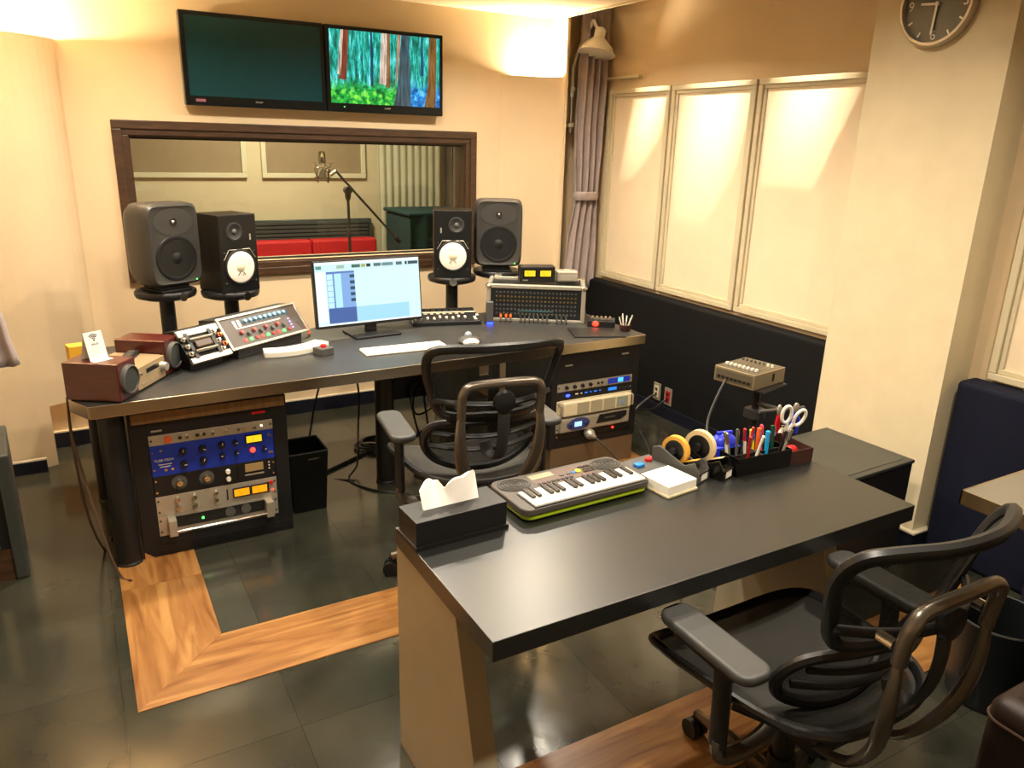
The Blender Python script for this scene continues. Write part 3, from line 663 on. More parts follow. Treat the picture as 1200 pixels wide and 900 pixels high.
for xx in (.093,.167):
    m_ = obj('meter', MB().bb(xx-.036,xx+.036,-.008,0,.026,.07), black, u4, bev=.002); obj('meter_window', MB().bb(xx-.031,xx+.031,-.0088,-.008,.032,.064), amber, m_)
    obj('meter_needle', MB().box((0,0,0),(.001,.0005,.026), Tr(xx-.006,-.0092,.046) @ Ry(R(-30))), black, m_)
knob(u4,.218,.066,.008,.01,redpl); obj('indicator', MB().cyl((.222,0,.03),(.222,-.003,.03),.004,n=8), led_r, u4)
u5 = unit('power_unit','black rack unit with a silver grab bar and a green light',gc,gy,z,2,silver); z -= 2*U
obj('front_window', MB().bb(-.175,.185,-.003,0,.03,.078), black, u5)
obj('grab_bar', MB().cyl((-.18,-.034,.025),(.19,-.034,.025),.0065), chrome, u5, smooth=True)
for xx in (-.19,.20): obj('handle_post', MB().bb(xx-.016,xx+.016,-.042,0,.008,.08), silver, u5, bev=.003)
for xx in (.04,.105): obj('fan_ring', MB().lathe([(.016,0),(.021,0),(.021,.003),(.016,.003)],20, Tr(xx,-.003,.055) @ Rx(PI/2)), graypl, u5)
obj('green_led', MB().ball((-.07,-.005,.052),.005), led_g, u5)

gx = 2.31; gyr = 3.12
rk = rack('equipment_rack','black equipment rack with two pale amplifiers standing on a brown plinth',2.03,2.592,gyr,3.6,.15,.665,gx-.2418,gx+.2418,.19,.505)
obj('plinth', MB().bb(-.265,.275,.0,.46,0,.15), mat('brown_plinth','#6b543c',.4,noise=.15), rk, bev=.003)
for xx,zz in ((-.18,.60),(.18,.625)): obj('logo_plate', MB().box((xx,-.004,zz),(.045,.002,.008)), silver, rk)
z = .503
v1 = unit('channel_unit','thin silver rack unit with a blue display above the amplifiers',gx,gyr,z,1,silver); z -= U
for k in range(4): knob(v1,-.185+k*.05,.022,.010,.012,black)
for k in range(2): knob(v1,.015+k*.025,.022,.006,.01,black)
d_ = obj('display', MB().bb(.08,.225,-.002,0,.008,.037), mat('navy_display','#101c60',.2,emit='#1a30b0',es=.5), v1); obj('display_window', MB().bb(.145,.18,-.0028,-.002,.01,.035), cyandisp, d_)
v2 = unit('converter_unit','thin black rack unit with a row of tiny blue lights',gx,gyr,z,1,black); z -= U+.004
obj('blue_led', MB().ball((-.175,-.003,.022),.010,sc=(1.4,.5,.8)), led_b, v2)
obj('display', MB().bb(.085,.14,-.002,0,.014,.03), bluedisp, v2)
for k in range(6): obj('indicator', MB().box((-.12+k*.03,-.002,.024),(.008 if k%2 else .018,.003,.005)), white if k < 2 else bluedisp, v2)
for k in range(4): knob(v2,.165+k*.018,.02,.005,.008,dgray)
v3 = unit('cream_amplifier','cream power amplifier with grey vents in the right-hand rack',gx,gyr,z,2,cream); z -= 2*U
obj('front_shell', MB().bb(-.215,.225,-.03,0,.006,.083), cream, v3, bev=.008, seg=3)
for k in range(3): obj('vent', MB().bb(-.13+k*.085,-.055+k*.085,-.0312,-.03,.012,.076), mat('vent_grey','#a39a80',.6), v3)
p_ = obj('control_panel', MB().bb(.125,.2,-.0312,-.03,.014,.074), mat('green_grey','#8f9a84',.5), v3); obj('panel_button', MB().bb(.15,.17,-.034,-.0312,.03,.05), mat('lilac','#8a8fc0',.5), p_)
for sx in (-.228,.234): obj('grab_handle', MB().tube([(sx,0,.012),(sx,-.03,.02),(sx,-.03,.07),(sx,0,.078)],.006,8), silver, v3, smooth=True)
v4 = unit('silver_amplifier','silver power amplifier with a small lit blue screen',gx,gyr,z,2,silver); z -= 2*U
obj('front_shell', MB().bb(-.225,.225,-.025,0,.004,.084), silver, v4, bev=.01, seg=3)
obj('dark_inlay', MB().prism([(.0,.03),(.02,.078),(.2,.078),(.2,.05),(.16,.03)],0,.002, Tr(0,-.0252,0) @ Rx(PI/2)), black, v4)
obj('logo_mark', MB().box((.09,-.0278,.055),(.07,.001,.008)), graypl, v4)
b_ = obj('control_ring', MB().lathe([(1e-5,.0),(.05,0),(.048,.003),(1e-5,.003)],24, Tr(-.115,-.025,.046) @ Rx(PI/2) @ Matrix.Diagonal((1.5,.72,1,1))), mat('blue_grey','#3c4470',.4), v4); obj('blue_screen', MB().bb(-.14,-.095,-.0292,-.028,.034,.06), mat('lit_screen','#a0c8ff',.3,emit='#90b8ff',es=1.6), b_)
for xx in (-.165,-.07): knob(v4,xx,.046,.010,.01,mat('navy_knob','#1c2860',.4),y=-.028)
v5 = unit('power_strip_unit','black power strip at the bottom of the right-hand rack with red lamp',gx,gyr,.2315,.93,black)
obj('red_lamp', MB().ball((.13,-.003,.022),.006), led_r, v5)
pl = thing('power_plug','grey round power plug in the bottom of the rack','plug',(2.27,gyr-.006,.21))
obj('body', MB().lathe([(.026,0),(.028,.004),(.028,.03),(.02,.036),(.014,.06),(.008,.062),(.008,.075)],18, Rx(PI/2)), silver, pl, smooth=True)
obj('cord', MB().tube(smoothpath([(0,-.07,0),(.05,-.12,-.06),(.16,-.16,-.18),(.30,-.12,-.203),(.46,.02,-.203),(.62,.3,-.203)],8),.005,6), cableg, pl, smooth=True)

# ------------------------------------------------------------------ loudspeakers on stands
def stand(label,x,y,ztop,rz,grp=None):
    t = thing('speaker_stand',label,'speaker stand',(x,y,0),rz,'monitor speaker stands')
    obj('top_plate', MB().lathe([(1e-5,ztop-.045),(.10,ztop-.045),(.138,ztop-.032),(.143,ztop-.02),(.143,ztop-.006),(.138,ztop),(1e-5,ztop)],32), black, t, smooth=True)
    b = obj('badge', MB().lathe([(.013,0),(.022,0),(.022,.004),(.013,.004)],20, Tr(.0,-.141,ztop-.02) @ Rx(PI/2)), chrome, t); obj('badge_centre', MB().lathe([(1e-5,0),(.013,0),(.013,.002),(1e-5,.002)],16, Tr(.0,-.141,ztop-.02) @ Rx(PI/2)), black, b)
    obj('column', MB().cyl((0,0,.02),(0,0,ztop-.045),.036,n=20), blackmatte, t, smooth=True)
    obj('base_plate', MB().bb(-.10,.10,-.12,.12,0,.02), blackmatte, t, bev=.004)
def studio_monitor(label,x,y,z,rz):
    t = thing('studio_monitor',label,'loudspeaker',(x,y,z),rz)
    w_,h_,d_ = .286,.395,.26
    # isolation foot
    obj('isolation_foot', MB().bb(-.085,.085,-.10,.08,0,.012).bb(-.075,.075,-.09,.06,.012,.03), rubber, t, bev=.005)
    mb = MB(); rows = []; n = 40
    def sect(yy,sx,sz,e):
        pts = []
        for k in range(n):
            a = 2*PI*k/n; c,s_ = math.cos(a),math.sin(a)
            pts.append((sx*abs(c)**e*(1 if c >= 0 else -1), yy, .03+h_/2+sz*abs(s_)**e*(1 if s_ >= 0 else -1)))
        return pts
    secs = [sect(-.118,.118,.172,.28),sect(-.122,.128,.182,.26),sect(-.108,.139,.193,.24),sect(-.05,.143,h_/2,.24),sect(.04,.138,.193,.28),sect(.10,.118,.17,.34),sect(.125,.085,.13,.4),sect(.13,.01,.01,.6)]
    vs_ = [p for s_ in secs for p in s_]; fs_ = []
    for a in range(len(secs)-1):
        for k in range(n): fs_.append((a*n+k, a*n+(k+1)%n, (a+1)*n+(k+1)%n, (a+1)*n+k))
    # concave baffle: centre of waveguide
    fs_.append(tuple(range(n-1,-1,-1)))
    mb.add(vs_,fs_)
    obj('enclosure', mb, spkgray, t, smooth=True, ang=55)
    F_ = lambda xx,zz: Tr(xx,-.1185,zz) @ Rx(PI/2)
    obj('waveguide', MB().lathe([(.085,.0005),(.07,.001),(.02,-.004),(.018,-.004)],32, F_(0,.335) @ Matrix.Diagonal((1.25,.75,1,1))), spkgray, t, smooth=True)
    tw = obj('tweeter', MB().lathe([(.018,0),(.017,.004),(.012,.003)],20,F_(0,.335)), black, t, smooth=True); obj('tweeter_dome', MB().ball((0,-.119,.335),.010,sc=(1,.7,1)), chrome, tw, smooth=True)
    wo = obj('woofer_surround', MB().lathe([(.108,0),(.106,.004),(.094,.006),(.084,.002),(.083,0)],36,F_(0,.165)), black, t, smooth=True)
    obj('woofer_cone', MB().lathe([(.088,.004),(.04,.002),(.03,.003),(.02,.008),(1e-5,.010)],36,F_(0,.165)), black, wo, smooth=True)
    obj('power_led', MB().ball((.098,-.119,.052),.004), led_g, t)
def bookshelf_monitor(label,x,y,z,rz,mirror):
    t = thing('bookshelf_speaker',label,'loudspeaker',(x,y,z),rz); w_,h_,d_ = .215,.382,.2
    obj('cabinet', MB().bb(-w_/2,w_/2,-.1,.1,0,h_), mat('black_ash','#17140f',.38,noise=.3,stretch=(1,1,10)), t, bev=.002)
    obj('baffle', MB().bb(-w_/2+.004,w_/2-.004,-.103,-.1,.004,h_-.004), mat('baffle_black','#0e1011',.35), t)
    F_ = lambda xx,zz,y_=-.103: Tr(xx,y_,zz) @ Rx(PI/2); s_ = -1 if mirror else 1
    wf = obj('woofer_frame', MB().lathe([(.09,0),(.09,.005),(.082,.008),(.075,.004)],36,F_(0,.125)), black, t, smooth=True)
    obj('woofer_cone', MB().lathe([(.079,.005),(.074,.0075),(.03,.004),(1e-5,.004)],36,F_(0,.125)), paper, wf, smooth=True)
    obj('dust_cap', MB().lathe([(.027,.004),(.02,.010),(1e-5,.013)],24,F_(0,.125)), mat('cream_cap','#d8ccb0',.7), wf, smooth=True)
    for a in (-.35,.35): obj('tinsel_wire', MB().tube([(.012*math.sin(a)*2,-.115,.10),(.03*math.sin(a)*2,-.112,.085)],.002,5), black, wf)
    tw = obj('tweeter_plate', MB().lathe([(1e-5,0),(.046,0),(.046,.003),(.038,.004),(.034,.001),(1e-5,.001)],28,F_(s_*-.02,.30)), dgray, t, smooth=True); obj('tweeter_dome', MB().ball((s_*-.02,-.105,.30),.014,sc=(1,.6,1)), graypl, tw, smooth=True)
    obj('trim_line', MB().tube([(-.09,-.105,.165),(-.06,-.105,.212),(.06,-.105,.212),(.09,-.105,.165)],.002,5), silver, t)
    obj('badge', MB().box((s_*.068,-.1035,.27),(.008,.001,.03)), silver, t)
    for xx in (-.085,.085):
        for zz in (.05,.2): obj('bolt', MB().cyl((xx,-.103,zz),(xx,-.106,zz),.004,n=8), graypl, t)
LSP = [(.365,4.09,.945,R(28)),(.672,4.10,.925,R(24)),(1.93,4.10,.925,R(-22)),(2.225,4.09,.945,R(-24))]
stand('black column stand under the left grey monitor',LSP[0][0],LSP[0][1],.945,LSP[0][3]); stand('black column stand under the white-coned speaker beside the slanted rack',LSP[1][0],LSP[1][1],.925,LSP[1][3])
stand('black column stand under the white-coned speaker by the computer screen',LSP[2][0],LSP[2][1],.925,LSP[2][3]); stand('black column stand under the grey monitor behind the patch bay',LSP[3][0],LSP[3][1],.945,LSP[3][3])
studio_monitor('large rounded grey studio monitor above the wooden mini stereo',*LSP[0]); bookshelf_monitor('black speaker with white cone beside the slanted rack case',*LSP[1],False)
bookshelf_monitor('black speaker with white cone between screen and patch bay',*LSP[2],True); studio_monitor('large rounded grey studio monitor behind the patch bay case',*LSP[3])

# ------------------------------------------------------------------ computer screen, keyboard, mouse, fader surface
mo = thing('computer_monitor','flat computer monitor showing an editing program','monitor',(1.285,3.70,DZ),R(4))
W2,H2 = .29,.335
Mt = Tr(0,0,.05) @ Rx(R(-6))
obj('stand_base', MB().bb(-.125,.125,-.10,.09,0,.012), black, mo, bev=.004); obj('stand_neck', MB().bb(-.03,.03,.0,.025,.012,.16), black, mo, bev=.004)
obj('cabinet', MB().bb(-W2,W2,-.012,.025,0,H2,Mt), black, mo, bev=.004)
def scr(name,x0,x1,z0,z1,col,es,parent,lay=1):
    return obj(name, MB().bb(-W2+.008+x0*(2*W2-.016),-W2+.008+x1*(2*W2-.016),-.0125-.0004*lay,-.012,.014+z0*(H2-.022),.014+z1*(H2-.022),Mt), mat('ui_'+col.strip('#'),col,.3,emit=col,es=es*.9), parent)
sc_ = scr('screen',0,1,0,1,'#c4e8f0',1.0,mo)
scr('menu_bar',0,1,.965,1,'#e8f4f8',1,sc_,2); scr('toolbar',0,1,.86,.965,'#c4e4ec',.9,sc_,2)
for a,b,c in ((.01,.06,'#5a9080'),(.2,.27,'#9ab8a8'),(.34,.36,'#40605a'),(.36,.42,'#4a7060'),(.43,.47,'#a0a860'),(.48,.52,'#28403c'),(.55,.62,'#587078'),(.63,.74,'#688890'),(.77,.83,'#506870'),(.86,.88,'#203038'),(.89,.99,'#304858')): scr('toolbar_item',a,b,.895,.945,c,.9,sc_,3)
scr('side_list',.0,.09,.06,.85,'#dcf0fa',1,sc_,2)
scr('track_header',.10,.36,.82,.85,'#5a78b8',.9,sc_,2); scr('track_list',.10,.36,.27,.82,'#7ea6dc',.9,sc_,2)
scr('track_empty',.10,.36,.03,.27,'#4a68a8',.8,sc_,2)
for k in range(6): scr('track_strip',.105,.155,.28+k*.09,.36+k*.09,'#b8e4f4',1,sc_,3)
scr('track_divider',.165,.17,.27,.82,'#305080',.8,sc_,3); scr('track_column',.17,.235,.28,.815,'#a8d8f0',1,sc_,3)
for k in range(5): scr('track_meter',.315,.36,.36+k*.095,.41+k*.095,'#38506c',.8,sc_,3)
scr('empty_lane',.36,.88,.03,.27,'#9cd0e6',.95,sc_,2); scr('status_bar',0,1,0,.02,'#e6f4f8',1,sc_,2); scr('edit_area',.36,.88,.27,.85,'#c2eef2',1.0,sc_,2)
kb = thing('computer_keyboard','flat white computer keyboard in front of the monitor','keyboard',(1.318,3.332,DZ),R(-2))
obj('body', MB().bb(-.205,.205,-.058,.058,0,.009), white, kb, bev=.004)
kk = MB()
key = None
for r_ in range(5):
    for c_ in range(14):
        if key is None: key = obj('key', MB().bb(-.0128,.0128,-.0095,.0095,0,.003), paper, kb, loc=(-.19,-.045,.009))
        else: share(key,(-.19+c_*.0292,-.045+r_*.0222,.009),kb)
tb = thing('trackball_mouse','silver and grey trackball mouse on the desk','mouse',(1.66,3.32,DZ),R(-12))
obj('body', MB().ball((0,0,.012),.055,n=20,m=10,sc=(1,1.15,.42)), graypl, tb, smooth=True); obj('wrist_rest', MB().ball((0,-.035,.012),.04,sc=(1.1,.7,.5)), white, tb, smooth=True); obj('ball', MB().ball((0,.02,.035),.02,n=16,m=9), mat('trackball_grey','#8a8f9a',.2), tb, smooth=True)
obj('base', MB().lathe([(1e-5,0),(.05,0),(.052,.006),(1e-5,.006)],24), blackmatte, tb)
fs = thing('fader_controller','black control surface with a row of white faders','control surface',(1.742,3.80,DZ),R(-14))
obj('body', MB().prism([(-.10,0),(.12,0),(.12,.052),(-.10,.022)],-.19,.19, Matrix(((0,0,1,0),(1,0,0,0),(0,1,0,0),(0,0,0,1)))), black, fs, bev=.003)
Mf = Tr(0,-.10,.022) @ Rx(math.atan2(.03,.22))
for k in range(9):
    f_ = obj('fader_slot', MB().box((-.17+k*.035,.055,.0005),(.004,.08,.001),Mf), blackgloss, fs)
    obj('fader_cap', MB().box((-.17+k*.035,.04+.03*((k*37)%10)/10,.005),(.012,.022,.010),Mf), white, f_, bev=.002)
    obj('knob', MB().lathe([(.007,0),(.006,.012),(1e-5,.012)],12,Mf @ Tr(-.17+k*.035,.175,0)), black, fs, smooth=True)
    obj('channel_button', MB().box((-.17+k*.035,.125,.001),(.018,.008,.003),Mf), cream, fs)
obj('display_strip', MB().bb(-.19,.19,.145,.158,0,.001,Mf), cream, fs)
for xx,yy in ((.165,.06),(.185,.09),(.165,.03)): obj('transport_button', MB().box((xx,yy,.002),(.015,.015,.005),Mf), white, fs)

# ------------------------------------------------------------------ patch-bay road case
pc = thing('patchbay_case','metal-framed rack case with rows of patch sockets','rack case',(2.212,3.595,DZ),R(-32))
CW,CH,CD = .265,.205,.26
obj('shell', MB().bb(-CW+.012,CW-.012,.004,CD,.012,CH-.012), blackmatte, pc)
fr_ = MB()
for s_ in (-1,1): fr_.bb(s_*CW-.012,s_*CW+.012,-.01,.02,0,CH)
fr_.bb(-CW,CW,-.01,.02,CH-.018,CH+.004).bb(-CW,CW,-.01,.02,0,.018)
obj('front_frame', fr_, silver, pc, bev=.004)
fr_ = MB()
for s_ in (-1,1): fr_.bb(s_*CW-.012,s_*CW+.012,.02,CD+.01,CH-.018,CH+.004)
fr_.bb(-CW,CW,CD-.01,CD+.012,CH-.018,CH+.004)
obj('top_frame', fr_, silver, pc, bev=.004)
for sx in (-CW,CW):
    for sy in (0,CD): obj('corner_cap', MB().ball((sx,sy,CH-.008),.02,sc=(1,1,.9)), chrome, pc, smooth=True)
for zz in (.06,.12): obj('side_latch', MB().box((CW+.012,.03,zz),(.012,.02,.022)), chrome, pc)
jf = obj('patch_panel', MB().bb(-CW+.012,CW-.012,-.002,.004,.018,CH-.018), mat('patch_black','#15181a',.4), pc)
brass = mat('jack_brass','#8f7a4a',.35,metal=.8)
for r_ in range(6):
    mb = MB()
    for c_ in range(22): mb.cyl((-.22+c_*.021,-.002,.165-r_*.024),(-.22+c_*.021,-.006,.165-r_*.024),.0058,.0045,n=8)
    o = obj('socket_row', mb, brass if r_ in (1,2) else graypl, jf); o['kind'] = 'stuff'
obj('label_strip', MB().box((.0,-.0025,.062),(.2,.001,.006)), mat('blue_strip','#3f6a78',.5), jf)
for k,xx in enumerate((-.195,-.165,-.14,-.085,-.06,-.035,-.01,.015,.04,.065,.12,.145,.17)):
    pm = orange if k < 3 else chrome
    t = thing('patch_plug','copper-red patch plug hanging at the foot of the patch bay' if k < 3 else 'chrome patch plug in the lowest row of the patch bay','plug',(0,0,0),0,'red patch plugs' if k < 3 else 'chrome patch plugs')
    o_ = Matrix.Translation((2.212,3.595,DZ)) @ Rz(R(-32)) @ Tr(xx,-.008,.036); t.matrix_world = o_; t.location = o_.translation; t.rotation_euler = (0,0,R(-32))
    obj('barrel', MB().cyl((0,.004,.0),(.002,-.034,-.008),.0075,.006,n=8), pm, t, smooth=True)
    obj('cord', MB().tube([(.002,-.034,-.008),(.004,-.046,-.018),(.006,-.05,-.031)],.004,6), cablem, t, smooth=True)
t = thing('level_meter','small black level meter box with two yellow dials on the patch bay','meter',(2.285,3.72,DZ+CH+.004),R(-22))
obj('case', MB().bb(-.1,.1,-.05,.05,0,.088), black, t, bev=.003)
for xx in (-.045,.045):
    m_ = obj('dial_frame', MB().bb(xx-.038,xx+.038,-.052,-.05,.026,.075), blackgloss, t); obj('dial_window', MB().bb(xx-.031,xx+.031,-.0526,-.052,.034,.067), yellowm, m_); obj('needle', MB().box((0,0,0),(.001,.0005,.024), Tr(xx-.008,-.053,.048) @ Ry(R(-28))), black, m_)
obj('maker_plate', MB().box((-.07,-.0505,.012),(.03,.001,.006)), silver, t)
t = thing('silver_adapter_box','small silver box beside the yellow meter on the patch bay','box',(2.455,3.665,DZ+CH+.004),R(-22))
obj('case', MB().bb(-.062,.062,-.045,.045,0,.06), silver, t, bev=.008, seg=3); obj('top_button', MB().bb(-.015,.015,-.008,.008,.06,.063), cream, t); obj('front_grille', MB().bb(-.05,.05,-.0462,-.045,.008,.04), mat('grille_grey','#9a9488',.5), t)
t = thing('phone_handset','small grey upright speaker with a glowing blue foot','speaker',(1.955,3.662,DZ),R(-20))
obj('body', MB().bb(-.02,.02,-.018,.018,.012,.125), graypl, t, bev=.006, seg=3); obj('foot', MB().bb(-.024,.024,-.022,.022,0,.012), black, t, bev=.003); obj('blue_light', MB().bb(-.018,.018,-.024,-.0218,.001,.013), led_b, t)
tag(obj('black_tablet', MB().bb(-.14,.14,-.095,.095,0,.008), black, bev=.003, loc=(2.375,3.23,DZ), rot=(0,0,R(-22))),'thin black tablet lying flat at the desk edge','tablet')
t = thing('audio_interface','small black box with a red glowing button beside the tablet','device',(2.515,3.38,DZ),R(-38))
obj('case', MB().bb(-.075,.075,-.055,.055,0,.035), black, t, bev=.003); obj('red_glow_button', MB().ball((-.03,-.06,.02),.014,sc=(1.3,.6,1)), led_r, t, smooth=True); obj('top_keys', MB().bb(-.06,.06,-.03,.045,.035,.038), dgray, t)
for k in range(5): knob_ = obj('top_knob', MB().lathe([(.006,.038),(.005,.048),(1e-5,.048)],10,Tr(-.05+k*.024,.02,0)), champagne, t, smooth=True)
t = thing('cotton_bud_cup','small cup of pale sticks at the corner of the desk','cup',(2.557,3.22,DZ))
obj('cup', MB().lathe([(.026,0),(.028,.002),(.031,.035),(.029,.035),(.026,.004),(1e-5,.004)],18), browntray, t, smooth=True)
for k in range(9):
    a = k*.7; obj('stick', MB().cyl((.012*math.cos(a),.012*math.sin(a),.006),(.036*math.cos(a),.036*math.sin(a),.065+.012*(k%3)),.003,n=6), paper, t)

# ------------------------------------------------------------------ slanted module rack, chrome unit, stand
Ar = R(32)
sb = thing('slanted_stand','dark wedge stand carrying the slanted module rack','stand',(.68,3.685,DZ),Ar)
obj('wedge', MB().prism([(-.13,0),(.12,0),(.12,.10),(-.13,.045)],-.2,.2, Matrix(((0,0,1,0),(1,0,0,0),(0,1,0,0),(0,0,0,1)))), dgray, sb, bev=.003)
mr = thing('module_rack','silver-framed rack of knobbed modules with coloured lights','rack unit',(.68,3.685,DZ),Ar)
Mm = Tr(0,-.142,.046) @ Rx(R(-38))   # face plane: local x along, z up the face
fwid,fh = .242,.165
obj('case', MB().prism([(-.136,.05),(-.04,.174),(.06,.16),(.06,.092)],-fwid,fwid,Matrix(((0,0,1,0),(1,0,0,0),(0,1,0,0),(0,0,0,1)))), dgray, mr)
obj('frame', frame_ring(-fwid,fwid,0,fh,.012,-.008,.01).add([],[]) if False else xf(frame_ring(-fwid,fwid,0,fh,.012,-.008,.004),Mm), silver, mr, bev=.002)
pn = obj('module_panel', MB().bb(-fwid+.012,fwid-.012,-.002,.004,.012,fh-.012,Mm), mat('module_brown','#4a413d',.45,noise=.1), mr)
def mk(x,z,r,h,m,name='knob'): return obj(name, MB().lathe([(r,0),(r*.85,h),(1e-5,h)],12, Mm @ Tr(x,-.002,z) @ Rx(PI/2)), m, mr, smooth=True)
obj('blue_strip', MB().bb(-.11,.175,-.003,-.002,.112,.14,Mm), mat('slate_blue','#2c4a5c',.45), mr)
for k in range(9): mk(-.095+k*.03,.126,.010,.012,mat('pale_blue_knob','#7fa6bc',.35))
for xx in (-.155,-.13): obj('meter_bar', MB().bb(xx-.007,xx+.007,-.004,-.002,.105,.138,Mm), paper, mr)
obj('white_line', MB().bb(-.16,.11,-.003,-.002,.096,.101,Mm), paper, mr)
for k in range(8): mk(-.145+k*.036,.075-.012*(k%2),.011,.014,[mat('dusty_red_knob','#8a4040',.4),graypl][k%2])
for k in range(9): obj('push_button', MB().box((-.145+k*.034,-.004,.035),(.014,.006,.012),Mm), [led_r,led_g,led_w][k%3] if k%3 != 2 else redpl, mr)
for k in range(4): obj('status_led', MB().box((.155,-.004,.04+k*.016),(.007,.004,.007),Mm), mat('lilac_led','#b080ff',.3,emit='#c0a0ff',es=2), mr)
obj('maker_plate', MB().bb(.18,.21,-.003,-.002,.06,.09,Mm), graypl, mr)
ch = thing('chrome_unit','open chrome chassis unit beside the slanted module rack','rack unit',(.68,3.685,DZ),Ar)
Mh = Mm @ Tr(-.35,0,-.008)
hw_ = .105
obj('top_rail', MB().bb(-hw_,hw_,-.004,.012,.128,.158,Mh), silver, ch, bev=.002); obj('bottom_rail', MB().bb(-hw_,hw_,-.004,.012,.0,.026,Mh), silver, ch, bev=.002)
obj('dark_body', MB().prism([(-.13,.05),(-.04,.165),(.03,.15),(.03,.05)],-.35-hw_,-.35+hw_,Matrix(((0,0,1,0),(1,0,0,0),(0,1,0,0),(0,0,0,1)))), blackmatte, ch)
obj('support_foot', MB().bb(-hw_+.02,hw_-.02,-.05,.05,0,.05, Tr(-.35,-.05,0)), dgray, ch)
for zz in (.05,.105): obj('chrome_bar', MB().cyl((-.07,-.012,zz),(.045,-.012,zz),.008,M=Mh), chrome, ch, smooth=True)
obj('transformer', MB().bb(-.055,.03,-.02,.012,.06,.096,Mh), walnut, ch, bev=.006)
for xx,zz in ((-.092,.115),(-.092,.045),(.07,.12),(.07,.075),(.07,.035),(.093,.10),(.093,.055),(-.09,.08)): obj('terminal', MB().lathe([(.012,0),(.012,.006),(.006,.008),(.006,.018),(1e-5,.018)],12, Mh @ Tr(xx,0,zz) @ Rx(PI/2)), chrome if xx < .09 else mat('copper','#a85a38',.3,metal=.8), ch, smooth=True)
for xx in (-.07,.05): obj('strap_plate', MB().bb(xx-.008,xx+.008,-.008,.012,.02,.14,Mh), dgray, ch)
obj('cable_loop', MB().tube(smoothpath([(.42,-.03,.005),(.44,-.03,.05),(.47,-.03,.06),(.48,-.05,.02),(.46,-.06,.006)],6),.005,6, M=Tr(-.16,-.02,0)), orange, mr, smooth=True)
# curved white remote and red button box
wr = thing('curved_remote','white curved remote panel lying on the desk','remote',(.80,3.66,DZ))
pts_o = []; pts_i = []
for k in range(15):
    a = R(-122+k*4.4); pts_o.append((.36*math.cos(a)*.9,.36*math.sin(a)+.12)); pts_i.append((.29*math.cos(a)*.9,.29*math.sin(a)+.14))
arc = MB().prism(pts_o+pts_i[::-1],0,.028)
obj('body', xf(arc, Rz(R(16))), white, wr, bev=.004)
for k in range(6): obj('soft_key', MB().bb(-.008,.008,-.004,.004,.028,.030, Rz(R(16)) @ Tr(.29*math.cos(R(-112+k*10)),.325*math.sin(R(-112+k*10))+.125,0) @ Rz(R(-22+k*10))), mat('pale_pink','#d8b0a0',.5) if k > 3 else cream, wr)
bx = thing('talkback_button_box','small grey box with a red push button beside the curved remote','button box',(.945,3.40,DZ),R(18))
obj('case', MB().bb(-.035,.035,-.035,.035,0,.035), graypl, bx, bev=.003); obj('red_button', MB().lathe([(.014,.035),(.014,.045),(.011,.049),(1e-5,.05)],16), redpl, bx, smooth=True)

# ------------------------------------------------------------------ wooden mini stereo
A5 = R(57); SO = (.14,3.267)
def local(dx,dy): return (SO[0]+dx*math.cos(A5)-dy*math.sin(A5), SO[1]+dx*math.sin(A5)+dy*math.cos(A5))
def stereo_speaker(dx,label):
    x_,y_ = local(dx,0); t = thing('wooden_speaker',label,'speaker',(x_,y_,DZ),A5)
    obj('cabinet', MB().bb(-.062,.062,-.08,.13,.006,.15), redwood, t, bev=.004); obj('feet', MB().bb(-.05,.05,-.07,.12,0,.006), rubber, t)
    g_ = obj('grille_ring', MB().lathe([(.056,0),(.056,.014),(.05,.018),(.048,.012)],32,Tr(0,-.08,.078) @ Rx(PI/2)), graypl, t, smooth=True); obj('grille_cloth', MB().lathe([(1e-5,.014),(.049,.012),(.049,.0),(1e-5,0)],32,Tr(0,-.08,.078) @ Rx(PI/2)), mat('grille_cloth','#2e302e',.9,noise=.3,nscale=300), g_, smooth=True)
stereo_speaker(-.175,'dark red wooden speaker with the wifi card on it, at the desk corner'); stereo_speaker(.172,'dark red wooden speaker next to the chrome unit')
x_,y_ = local(0,.0); rc = thing('cd_receiver','champagne compact disc receiver between the wooden speakers','receiver',(x_,y_,DZ),A5)
obj('body', MB().bb(-.106,.104,-.065,.13,.006,.098), champagne, rc, bev=.003); obj('front_plate', MB().bb(-.106,.104,-.078,-.065,.008,.096), champagne, rc, bev=.002); obj('feet', MB().bb(-.09,.09,-.06,.12,0,.006), rubber, rc)
obj('disc_slot', MB().bb(-.04,.055,-.0795,-.078,.06,.078), blackgloss, rc); obj('tray_line', MB().bb(-.05,.06,-.079,-.078,.052,.055), silver, rc)
knob(rc,.08,.055,.020,.022,silver,y=-.078); knob(rc,-.085,.07,.006,.008,chrome,y=-.078)
for k in range(3): obj('push_button', MB().box((-.07+k*.03,-.079,.025),(.012,.003,.006)), silver, rc)
x_,y_ = local(.01,.02); t = thing('remote_control','black remote control lying on the receiver','remote',(x_,y_,DZ+.098),A5+R(12))
obj('body', MB().bb(-.085,.085,-.022,.022,0,.018), black, t, bev=.005); 
for k in range(5): obj('remote_key', MB().bb(-.07+k*.028,-.055+k*.028,-.012,.012,.018,.02), graypl, t)
x_,y_ = local(-.175,.02); t = thing('wifi_card','folded white card with a wifi symbol on the wooden speaker','sign',(x_,y_,DZ+.15),R(32))
Mc = Tr(0,0,0) @ Rx(R(-14))
obj('card_front', MB().bb(-.036,.036,-.0006,.0006,0,.105,Mc), paper, t); obj('card_foot', MB().bb(-.036,.036,-.03,.0,0,.001), paper, t); obj('card_back', MB().bb(-.036,.036,.0,.001,0,.095, Tr(0,.05,0) @ Rx(R(14))), paper, t)
